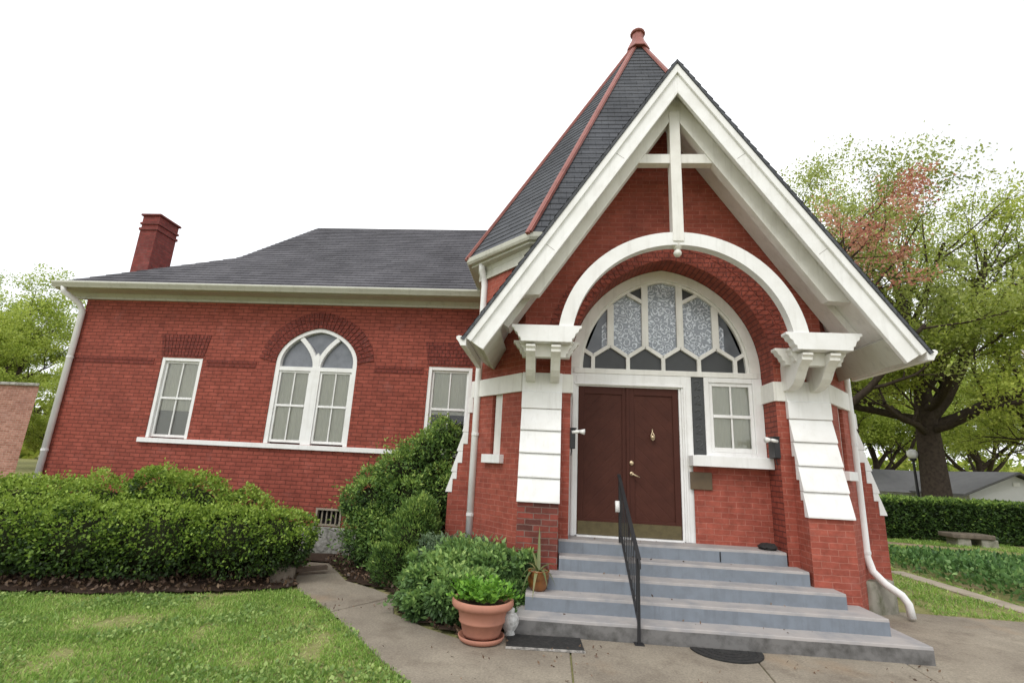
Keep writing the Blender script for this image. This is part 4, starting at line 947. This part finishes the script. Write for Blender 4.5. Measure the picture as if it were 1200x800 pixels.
SPT = thing('glazed_pot', (-.06, 6.40, .33), 'small brown glazed pot with a drooping strap leaved plant on a step', 'planter')
c = (-.06, 6.40, .336); m = MB(); m.lathe([(0, 0), (.085, 0), (.105, .03), (.125, .10), (.132, .165), (.126, .205), (.134, .215), (.13, .225), (.116, .22), (.11, .17)], c, 32); obj('pot', m, 'glaze', SPT, smooth=True)
m = MB(); m.lathe([(0, .19), (.112, .185)], c, 20); obj('soil', m, 'soil', SPT)
m = MB()
def strap(m, b0, a, L, droop, w_, rise=1.0, n=8):
    pa = []
    for t in range(n+1):
        u = t/n; pa.append(Vector(b0)+Vector((math.cos(a)*L*u*.7, math.sin(a)*L*u*.7, L*rise*u-droop*u*u)))
    s_ = Vector((-math.sin(a), math.cos(a), 0))
    for t in range(n):
        w0, w1 = 1.35*w_*(1-(t/n)**2)+.001, 1.35*w_*(1-((t+1)/n)**2)+.001; up_ = Vector((0, 0, .25))
        m.face([pa[t]-s_*w0+up_*w0, pa[t], pa[t+1], pa[t+1]-s_*w1+up_*w1]); m.face([pa[t], pa[t]+s_*w0+up_*w0, pa[t+1]+s_*w1+up_*w1, pa[t+1]])
b0 = (c[0], c[1], c[2]+.18)
for a, L, dr, w_, ri in ((1.6, .32, .02, .016, 1.25), (2.0, .25, .12, .015, 1.1), (.1, .30, .36, .017, 1.1), (.5, .24, .30, .015, 1.1), (3.3, .28, .42, .017, .9), (3.9, .30, .46, .018, .8), (4.5, .30, .45, .018, .75), (5.2, .25, .34, .016, .9), (5.9, .24, .34, .015, .9), (2.7, .26, .26, .015, 1.), (4.1, .22, .15, .014, 1.1)): strap(m, b0, a, L*1.3, dr*1.15, w_, ri)
st = obj('strap_leaves', m, 'aloe', SPT, smooth=True); at = st.data.attributes.new('tint', 'FLOAT', 'FACE'); at.data.foreach_set('value', [.5*(.5+.5*math.sin((i//16)*2.3))+.25*random.random() for i in range(len(st.data.polygons))])

c = (-.345, 5.83, 0); m = MB(); m.lathe([(0, 0), (.055, .0), (.062, .02), (.05, .045), (.075, .08), (.095, .13), (.092, .18), (.065, .215), (.042, .225), (.048, .235), (.05, .262), (.035, .27), (.0, .272)], c, 36)
for k in range(len(m.v)):
    x, y, z = m.v[k]
    if .06 < z < .22:
        f = 1+.10*mnoise.noise(Vector((x*38, y*38, z*38))); m.v[k] = (c[0]+(x-c[0])*f, c[1]+(y-c[1])*f, z)
tag(obj('ceramic_jar', m, 'porc', smooth=True), 'small white weathered ceramic jar between terracotta pot and steps', 'jar')

m = MB(); m.box(-.36, 5.47, .003, .42, 5.86, .016); MT = tag(obj('door_mat', m, 'rubber', bevel=.004), 'black rectangular mat with worn pale edge at left end of the steps', 'mat')
m = MB(); m.box(-.365, 5.452, .003, .425, 5.478, .018); obj('worn_edge', m, 'wornedge', MT)
for v in (MT,): v.rotation_euler.z = rad(3)
m = MB(); q = [(1.90+.36*math.cos(a), 5.86+.34*math.sin(a), .004) for a in np.linspace(PI, 2*PI, 32)]; m.prism(q, (0, 0, .014)); MT2 = tag(obj('door_mat', m, 'rubber'), 'black half round mat against the middle of the bottom step', 'mat')
m = MB()
for r_, w_ in ((.30, .012), (.22, .012), (.14, .012)):
    pts = [(1.90+r_*math.cos(a), 5.85+r_*.94*math.sin(a), .019) for a in np.linspace(PI, 2*PI, 28)]; m.tube(pts, .005, 5)
obj('raised_rib', m, 'rubber', MT2)
# clump by the right jamb
m = MB(); m.lathe([(0, 0), (.10, .0), (.12, .03), (.08, .07), (0, .08)], (2.95, 7.22, .84), 16)
m.v = [(x+.03*mnoise.noise(Vector((x*20, y*20, z*20))), y+.03*mnoise.noise(Vector((x*20, y*20, z*20+9))), max(.838, z+.02*mnoise.noise(Vector((x*25, y*25, 4))))) for x, y, z in m.v]
tag(obj('boot_brush', m, 'rubber'), 'small dark bristly lump on the landing by the right brick jamb', 'boot brush')
# stones and plank
def rock(name, c, sx, sy, sz, mat, label, cat, seed, rz=0):
    bm = bmesh.new(); bmesh.ops.create_cube(bm, size=1); bmesh.ops.subdivide_edges(bm, edges=bm.edges, cuts=7, use_grid_fill=True); m = MB()
    for f in bm.faces:
        P_ = []
        for v in f.verts:
            p = v.co.copy(); r = p.length; q = p*(1-.28*max(0, r-.5)); nz = mnoise.noise(q*3+Vector((seed, 0, 0)))*.09+mnoise.noise(q*9+Vector((seed, 3, 0)))*.035
            q = q*(1+nz); x, y, z = q.x*sx, q.y*sy, (q.z+.5)*sz; P_.append((c[0]+x*math.cos(rz)-y*math.sin(rz), c[1]+x*math.sin(rz)+y*math.cos(rz), c[2]+z))
        m.face(P_)
    bm.free(); return tag(obj(name, m, mat, smooth=True), label, cat)
rock('stone_block', (4.66, 8.06, -.1), .62, .42, .54, 'moss', 'mossy grey stone block behind the curved foot of the right downspout', 'stone', 2, .5)
rock('stone_block', (-3.68, 7.36, -.06), .32, .28, .28, 'moss2', 'tan stone block in shade at the right end of the left hedge', 'stone', 5, .4)
m = MB(); m.bar((-3.75, 7.75, .07), (-3.35, 8.05, .09), .12, .05); tag(obj('wood_plank', m, 'log', bevel=.006), 'short dark wood plank lying on the path end by the left hedge', 'plank')
SB = thing('stone_bench', (13.5, 17.6, 0), 'low carved grey stone bench in front of the long right hedge', 'stone bench')
m = MB(); m.box(12.75, 17.35, .22, 14.0, 18.0, .36); obj('seat', m, 'moss2', SB, bevel=.03); m = MB(); m.box(12.9, 17.4, -.05, 13.3, 17.9, .22); obj('block', m, 'moss', SB, bevel=.03); m = MB(); m.box(13.6, 17.4, -.05, 14.1, 17.9, .22); obj('block', m, 'moss', SB, bevel=.03)
# lamp post
LP = thing('lamp_post', (15.0, 21.9, gz(15, 21.9)), 'black lamp post with round white globe beside the big trunk', 'lamp post')
m = MB(); m.tube([(15.0, 21.9, gz(15, 21.9)), (15.0, 21.9, .2), (15.0, 21.9, 2.78)], [.09, .055, .045], 10); m.lathe([(.05, 2.72), (.12, 2.76), (.12, 2.82), (.06, 2.84)], (15, 21.9, 0), 14); obj('post', m, 'black', LP)
m = MB(); m.lathe([(.20*math.cos(a)+.0001, .20*math.sin(a)) for a in np.linspace(-PI/2, PI/2, 13)], (15, 21.9, 3.0), 20); obj('globe', m, 'glob', LP, smooth=True)
# house behind the hedge
HS = thing('house', (27, 38, -1.55), 'low grey roofed house with pale gable behind the right hedge', 'house')
hy, hx0, hx1, hx2, hr, he = 34, 26.2, 32.8, 18, 2.75, 1.35; hm = (hx0+hx1)/2
m = MB(); m.box(hx0+.4, hy+.4, -1.7, hx1-.4, 44, he); m.prism([(hx0+.4, hy+.4, he), (hx1-.4, hy+.4, he), (hm, hy+.4, hr-.1)], (0, 9.6, 0)); m.box(hx2, 39.2, -1.7, hx0+.39, 43.6, he-.05); obj('wall', m, 'housewall', HS)
m = MB()
m.prism([(hx0-.2, hy, he-.1), (hm, hy, hr), (hm, hy, hr+.14), (hx0-.2, hy, he+.04)], (0, 10.5, 0)); m.prism([(hx1+.2, hy, he-.1), (hm, hy, hr), (hm, hy, hr+.14), (hx1+.2, hy, he+.04)], (0, 10.5, 0))
m.prism([(hx2-.5, 38.6, he-.1), (hx2-.5, 41.4, hr+.1), (hx2-.5, 44.2, he-.1)], (hm-hx2, 0, 0)); obj('roof', m, 'greyroof', HS)
m = MB(); m.box(hm-.2, hy+.36, 2.0, hm+.2, hy+.4, 2.25); obj('gable_vent', m, 'ltgrey', HS)
# neighbouring brick building on the left
NB = thing('brick_building', (-19.5, 17, 0), 'low pinkish brick building behind the left hedge at the picture edge', 'building')
m = MB(); m.prism([(-27, 15.4, -.1), (-17.2, 15.4, -.1), (-17.2, 15.4, 3.56), (-27, 15.4, 3.56)], (-7, 6, 0)); obj('wall', m, 'brick_pink', NB); m = MB(); m.prism([(-27.1, 15.32, 3.56), (-17.12, 15.32, 3.56), (-17.12, 15.32, 3.66), (-27.1, 15.32, 3.66)], (-7.1, 6.1, 0)); obj('coping', m, 'stone', NB, bevel=.02)

# ------------------------------------------------------------------ hedges and shrubs
def blob_leaves(name, blobs, n, size, mat, label, cat, inner=None, jitter=.75, aspect=.55, topbias=.25, group=None, seed=0, zmin=.02, updir=None, sprig=0., clump=2.2, rough=1., sub=0):
    """leaf shells over a set of ellipsoids; the surface is lumpy and broken"""
    T_ = thing(name, (np.mean([b[0] for b in blobs]), np.mean([b[1] for b in blobs]), 0), label, cat, group)
    base = list(blobs); blobs = list(blobs)
    for q in range(sub):
        b = random.choice(base); d = Vector((random.gauss(0, 1), random.gauss(0, 1)-.4, random.gauss(.25, 1))).normalized(); r = random.uniform(.2, .42)*min(b[3], b[5])
        f = random.uniform(.86, 1.08); blobs.append((b[0]+d.x*b[3]*f, b[1]+d.y*b[4]*f, max(r*.6, b[2]+d.z*b[5]*f), r, r*.9, r*random.uniform(.8, 1.3)))
    vol = np.array([(b[3]*b[4]*b[5])**(2/3) for b in blobs]); k = RNG.choice(len(blobs), n*2, p=vol/vol.sum())
    B = np.array(blobs)[k]; d = RNG.normal(size=(n*2, 3)); d /= np.linalg.norm(d, axis=1)[:, None]
    nz = np.array([mnoise.noise(Vector((a*clump+seed, b*clump, c_*clump))) for a, b, c_ in (d*B[:, 3:6]+B[:, :3])])
    n2 = np.array([mnoise.noise(Vector((a*clump*3.5+seed, b*clump*3.5, c_*clump*3.5))) for a, b, c_ in (d*B[:, 3:6]+B[:, :3])])
    r = 1+rough*(.16*nz+.10*n2)-.22*RNG.random(n*2)**2.0+sprig*(np.clip(n2, 0, 1)*1.6+.25)*(RNG.random(n*2)**4)
    P = B[:, :3]+d*B[:, 3:6]*r[:, None]
    keep = P[:, 2] > zmin
    for b in blobs:                                         # drop leaves deep inside another lump
        q = ((P-np.array(b[:3]))/np.array(b[3:6])); keep &= ~((np.linalg.norm(q, axis=1) < .78))
    idx_ = np.nonzero(keep)[0][:n]; P = P[idx_]; d = d[idx_]
    zz = (P[:, 2]-P[:, 2].min())/np.ptp(P[:, 2])
    tint = .36+topbias*(1.25*d[:, 2]+.35*np.clip(zz-.5, 0, 1))+.22*n2[idx_]+.18*RNG.normal(size=len(P))  # upward leaves lighter, lower ones darker: new growth plus painted top light
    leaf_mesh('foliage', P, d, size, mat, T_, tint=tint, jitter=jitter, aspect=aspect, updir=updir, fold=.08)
    for b in base:
        for q in range(2):
            a = random.random()*6.28; x, y = b[0]+.25*b[3]*math.cos(a), b[1]+.25*b[4]*math.sin(a)
            st = MB(); st.tube([(x*.7+b[0]*.3, y*.7+b[1]*.3, 0), (x, y, max(.1, b[2])*.5), (x+.3*b[3]*math.cos(a), y+.3*b[4]*math.sin(a), max(.15, b[2]))], [.02, .015, .006], 5); obj('stem', st, 'bark', T_)
    m = MB()
    for b in base:
        i0 = len(m.v); m.lathe([(max(.001, math.cos(t)), math.sin(t)) for t in np.linspace(-PI/2, PI/2, 8)], (0, 0, 0), 12)
        m.v[i0:] = [(b[0]+x*b[3]*.66, b[1]+y*b[4]*.66, max(.03, b[2]+z*b[5]*.66)) for x, y, z in m.v[i0:]]
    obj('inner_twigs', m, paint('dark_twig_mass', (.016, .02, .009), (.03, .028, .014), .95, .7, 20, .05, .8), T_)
    return T_
# left hedge: a row of merged clipped lumps
bl = []
for x, y, z, rx, ry, rz in ((-3.95, 7.5, .50, .58, .5, .46), (-4.5, 7.25, .46, .78, .66, .52), (-5.3, 7.0, .46, .85, .72, .54), (-6.2, 6.85, .46, .92, .76, .53), (-7.15, 6.75, .46, .95, .8, .52), (-8.1, 6.7, .46, 1.0, .85, .52), (-9.2, 6.6, .46, 1.1, .85, .52), (-4.75, 7.85, .62, .75, .55, .50), (-5.55, 7.7, .78, .7, .55, .60), (-6.1, 7.75, .82, .6, .5, .62), (-6.9, 7.55, .70, .85, .6, .56), (-7.8, 7.5, .70, .9, .65, .56), (-8.9, 7.5, .70, 1.1, .65, .54)): bl.append((x, y, z, rx, ry, rz))
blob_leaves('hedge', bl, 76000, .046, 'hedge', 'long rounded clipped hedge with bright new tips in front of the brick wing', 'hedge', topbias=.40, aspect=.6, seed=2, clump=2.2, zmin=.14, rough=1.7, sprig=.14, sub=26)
# right hedge, clipped square
def box_hedge(name, x0, x1, y, w_, h, n, label):
    T_ = thing(name, ((x0+x1)/2, y, 0), label, 'hedge')
    t = RNG.random(n); x = x0+(x1-x0)*t; u = RNG.random(n); per = h+w_
    s = u*per; front = s < h; z = np.where(front, s, h); yy = np.where(front, y-w_/2, y-w_/2+(s-h))
    Nn = np.stack([np.zeros(n), np.where(front, -1., 0), np.where(front, .25, 1.)], 1)
    nz = np.array([mnoise.noise(Vector((a*.9, b*.9, c_*1.4))) for a, b, c_ in zip(x, yy, z)]); n2 = np.array([mnoise.noise(Vector((a*4, b*4, c_*4))) for a, b, c_ in zip(x, yy, z)])
    P = np.stack([x, yy, z], 1)+Nn*(.10*nz+.10*n2-.15*RNG.random(n)**2)[:, None]
    P[:, 2] = np.maximum(P[:, 2], .05)
    tint = np.where(front, .30, .72)+.16*n2+.2*RNG.normal(size=n)  # top paler than front: new growth, with sky light put into the tint
    leaf_mesh('foliage', P, Nn, .10, 'hedge2', T_, tint=tint, jitter=.7, aspect=.5)
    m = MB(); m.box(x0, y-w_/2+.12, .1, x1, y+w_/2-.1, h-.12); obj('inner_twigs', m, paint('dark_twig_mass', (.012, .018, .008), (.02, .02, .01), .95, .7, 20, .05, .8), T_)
box_hedge('hedge', 6, 30, 19.2, 1.5, 1.28, 60000, 'long flat topped hedge across the lawn right of the church')
# bush by window, small bush, low shrubs
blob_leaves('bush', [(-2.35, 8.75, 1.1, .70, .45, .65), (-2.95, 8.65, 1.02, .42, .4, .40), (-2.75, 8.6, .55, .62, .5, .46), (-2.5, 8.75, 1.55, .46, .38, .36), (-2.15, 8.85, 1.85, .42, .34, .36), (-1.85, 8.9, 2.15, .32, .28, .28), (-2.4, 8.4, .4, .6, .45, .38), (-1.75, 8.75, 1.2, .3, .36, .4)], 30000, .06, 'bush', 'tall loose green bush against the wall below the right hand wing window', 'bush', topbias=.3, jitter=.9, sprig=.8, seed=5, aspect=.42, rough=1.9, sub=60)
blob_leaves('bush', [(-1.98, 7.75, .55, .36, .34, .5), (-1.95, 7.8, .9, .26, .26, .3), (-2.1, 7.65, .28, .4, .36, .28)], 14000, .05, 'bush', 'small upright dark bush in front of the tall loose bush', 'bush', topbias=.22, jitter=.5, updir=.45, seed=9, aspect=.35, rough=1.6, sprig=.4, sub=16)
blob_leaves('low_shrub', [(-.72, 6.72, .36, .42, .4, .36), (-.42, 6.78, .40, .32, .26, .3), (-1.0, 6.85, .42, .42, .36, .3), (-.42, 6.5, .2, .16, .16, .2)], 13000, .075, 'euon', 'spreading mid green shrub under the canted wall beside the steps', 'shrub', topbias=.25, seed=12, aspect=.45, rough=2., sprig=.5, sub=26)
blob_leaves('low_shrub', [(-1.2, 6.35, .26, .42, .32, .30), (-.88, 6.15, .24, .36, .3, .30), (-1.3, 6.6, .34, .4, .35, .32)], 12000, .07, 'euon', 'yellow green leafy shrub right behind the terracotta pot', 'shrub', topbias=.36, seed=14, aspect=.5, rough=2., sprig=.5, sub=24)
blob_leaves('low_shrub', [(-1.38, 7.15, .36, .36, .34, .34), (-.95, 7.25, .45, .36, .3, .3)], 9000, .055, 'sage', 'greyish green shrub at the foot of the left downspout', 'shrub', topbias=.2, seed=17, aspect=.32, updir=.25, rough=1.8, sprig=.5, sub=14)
# ground cover on the right
pp, nn, tt = [], [], []
for k in range(26000):
    x, y = random.uniform(7.75, 15), random.uniform(6.5, 13.2)
    e = min(x-7.75, 13.2-y+(.25*(x-9) if x > 9 else 0)); 
    if x > 9 and y > 12.9-.18*(x-9): continue
    h = .34*min(1, (max(0, e)/.25))**.5*(1+.35*mnoise.noise(Vector((x*1.5, y*1.5, 0))))
    pp.append((x, y, max(.0, h*(1-random.random()**2*.6)-.03))); nn.append((random.uniform(-.3, .3)-(.6 if e < .15 else 0), -.35, .7)); tt.append(.4+.3*mnoise.noise(Vector((x*5, y*5, 1)))+random.gauss(0, .22))
o = leaf_mesh('ground_cover', pp, nn, .11, 'cover', tint=np.array(tt), jitter=.6, aspect=.5, kind='stuff', fold=.1)

# ------------------------------------------------------------------ trees
def tree_mesh(rs, base, H, r0, limbs, lv, kids, nleaf, lsize, spread, taper_top, lean=(0, 0)):
    rnd = random.Random(rs); tb = MB(); tips = []
    def grow(p, d, L, r, lvl):
        n = 5 if lvl > 0 else 3; pts = [p.copy()]; rr = [r]; dd = d.copy()
        for k in range(n):
            dd = (dd+Vector((rnd.gauss(0, .14), rnd.gauss(0, .14), rnd.gauss(.05, .10)))).normalized(); pts.append(pts[-1]+dd*L/n); rr.append(r*(1-.6*(k+1)/n))
        tb.tube(pts, rr, 8 if r > .12 else 5 if r > .03 else 4, cap=False)
        if lvl == 0:
            for q in pts[1:]: tips.append((q, lvl))
            return
        if lvl == 1: tips.append((pts[-1], 1))
        for k in range(kids):
            t = .3+.7*(k+rnd.random())/kids; i = min(n-1, int(t*n)); f = t*n-i; q = pts[i].lerp(pts[min(n, i+1)], min(1, f))
            ax = Vector((rnd.gauss(0, 1), rnd.gauss(0, 1), rnd.gauss(0, 1))); ax = (ax-dd*ax.dot(dd)).normalized(); an = rnd.uniform(.45, 1.0)
            nd = (dd*math.cos(an)+ax*math.sin(an)+Vector((0, 0, .1))).normalized(); grow(q, nd, L*rnd.uniform(.48, .72), rr[min(n, i)]*.55, lvl-1)
    pts = [Vector((lean[0]*t*t*H, lean[1]*t*t*H, H*t)) for t in (0, .04, .12, .3, .6, .85, 1)]
    tb.tube(pts, [r0*1.25, r0*1.12, r0*1.03, r0*.92, r0*.8, r0*.65, r0*taper_top], 14, cap=False)
    for (h, az_, el, L, r) in limbs:
        t = h/H; p = Vector((lean[0]*t*t*H, lean[1]*t*t*H, h)); d = Vector((math.cos(az_)*math.cos(el), math.sin(az_)*math.cos(el), math.sin(el))); grow(p, d, L, r, lv)
    T = np.array([tuple(q) for q, _ in tips]); k = RNG.integers(0, len(T), nleaf)
    P = T[k]+RNG.normal(size=(nleaf, 3))*spread*np.array([1, 1, .42]); 
    cl_ = np.array([mnoise.noise(Vector((a*.5, b*.5, c_*.5))) for a, b, c_ in T])[k]
    return tb, P, cl_, k
TREES = {}
def tree(kind, loc, rot, sc, label, spec=None, name='tree', group=None):
    T_ = thing(name, loc, label, 'tree', group)
    if spec:
        tb, P, cl_, k = tree_mesh(**spec['g'])
        tb.v = [(x+loc[0], y+loc[1], z+loc[2]) for x, y, z in tb.v]
        trk = obj('trunk', tb, 'bark', T_, smooth=True, loc=loc); 
        mi = None; mats = [spec['mat']]
        if 'red' in spec:
            mats.append('red'); f = spec['red']; mi = np.array([1 if f(p) else 0 for p in P])
        cr = leaf_mesh('crown', P+np.array(loc), np.tile([0, 0, .1], (len(P), 1)), spec['ls'], mats, T_, tint=.5+.35*cl_+.22*RNG.normal(size=len(P)), jitter=1., aspect=spec.get('asp', .6), mi=mi, loc=loc, fold=.1)
        TREES[kind] = (trk, cr)
    else:
        for s in TREES[kind]:
            c_ = s.copy(); COL.objects.link(c_); c_.parent = T_; c_.location = (0, 0, 0)
    T_.rotation_euler.z = rot; T_.scale = (sc,)*3
    return T_
# the big oak: limbs given as height, azimuth, elevation, length, radius
oak = dict(g=dict(rs=5, base=0, H=6.2, r0=.52, lv=3, kids=4, nleaf=76000, lsize=0, spread=.28, taper_top=.5, lean=(.01, 0), limbs=[
    (4.6, .05, .70, 5.4, .36), (4.2, -.25, .30, 5.6, .28), (4.5, 3.0, .22, 4.2, .2), (5.6, 1.1, 1.05, 6.4, .30), (6.0, .5, 1.2, 6.8, .30), (5.8, -.7, 1.0, 5.8, .28), (5.0, -1.7, .15, 3.8, .2), (6.1, 2.2, 1.2, 4.8, .24), (4.0, -2.5, .1, 3.6, .16), (4.4, 1.9, .3, 4.6, .2), (4.1, -1.1, .1, 4.2, .18)]), mat='oak', ls=.12, asp=.55)
tree('oak', (15.5, 21.6, gz(15.5, 21.6)), 0, 1, 'big oak with thick dark trunk and spreading limbs behind the right hedge', oak, 'oak_tree')
mp_ = dict(g=dict(rs=9, base=0, H=5, r0=.33, lv=3, kids=4, nleaf=46000, lsize=0, spread=.30, taper_top=.6, lean=(0, 0), limbs=[
    (3.6, 2.9, .75, 5.0, .18), (4.4, 2.3, 1.1, 6.2, .2), (4.8, .6, 1.15, 6.2, .2), (4.9, -2.3, 1.0, 5.6, .18), (4.0, -.7, .7, 4.8, .16), (5, 3.6, 1.25, 6.5, .2)]), mat='young', ls=.115)
mp_['red'] = lambda p: (mnoise.noise(Vector((p[0]*.8, p[1]*.8, p[2]*.8+3))) > -.2) and 6.5 < p[2] < 12.0 and -3.6 < p[0] < 1.3
tree('maple', (11.5, 20.9, gz(11.5, 20.9)), 0, 1.02, 'slender tree with red seed clusters and thin pale green leaves left of the oak', mp_, 'maple_tree')
yg = dict(g=dict(rs=21, base=0, H=4.5, r0=.3, lv=3, kids=4, nleaf=55000, lsize=0, spread=.32, taper_top=.6, lean=(0, 0), limbs=[
    (2.4, .3, .6, 4.2, .17), (2.8, 2.2, .6, 4.4, .17), (3.2, 4.0, .65, 4.4, .17), (3.8, 5.4, .85, 4.8, .17), (4.4, 1.2, 1.15, 5.2, .19), (4.3, 3.1, 1.0, 5.0, .18), (3.0, -1.2, .5, 4.0, .15)]), mat='maple', ls=.16)
tree('spring', (-35, 29, -.1), 0, .92, 'bright spring green tree behind the low pinkish brick building', yg, 'broadleaf_tree')
GB = 'trees in the background'
for (x, y, r, s, kd, lab) in ((-45, 34, 1.0, 1.05, 'spring', 'tall bright green tree at the far left edge behind the brick building'), (-30, 35, 2.2, .95, 'spring', 'green tree showing in the gap between brick building and church downspout'),
    (-22.5, 22.5, 3.0, .42, 'spring', 'small green tree low down right of the pinkish brick building'),
    (25.5, 24, 4.0, .95, 'oak', 'spreading tree right of the big oak in front of the house'), (19.5, 40, 2.0, 1.15, 'spring', 'tree behind the house between oak trunk and pale gable'), (29, 47, 1.3, 1.2, 'spring', 'tree far behind the pale house gable'),
    (12, 38, 5.0, 1.1, 'spring', 'leafy tree behind the lamp post left of the oak trunk'), (40, 50, .6, 1.3, 'spring', 'most distant tree on the right beyond the house'), (31, 27, 3.4, 1.0, 'maple', 'thin pale tree with red tinted twigs at the right picture edge')):
    tree(kd, (x, y, gz(x, y)), r, s, lab, None, {'oak': 'oak_tree', 'maple': 'maple_tree', 'spring': 'broadleaf_tree'}[kd], GB)
# far wood that closes the horizon
pp = []
for k in range(16000):
    side = random.random()
    if side < .62: x, y = random.uniform(5, 75), random.uniform(58, 66); h = 6+2.5*mnoise.noise(Vector((x*.2, 0, 2)))
    else: x, y = random.uniform(-75, -22), random.uniform(48, 54); h = 5+2.5*mnoise.noise(Vector((x*.2, 0, 5)))
    pp.append((x, y, gz(x, y)+random.random()**.8*h))
leaf_mesh('far_wood', pp, np.tile([0, -.4, .3], (len(pp), 1)), .9, 'oak', kind='stuff', jitter=.9, aspect=.6)
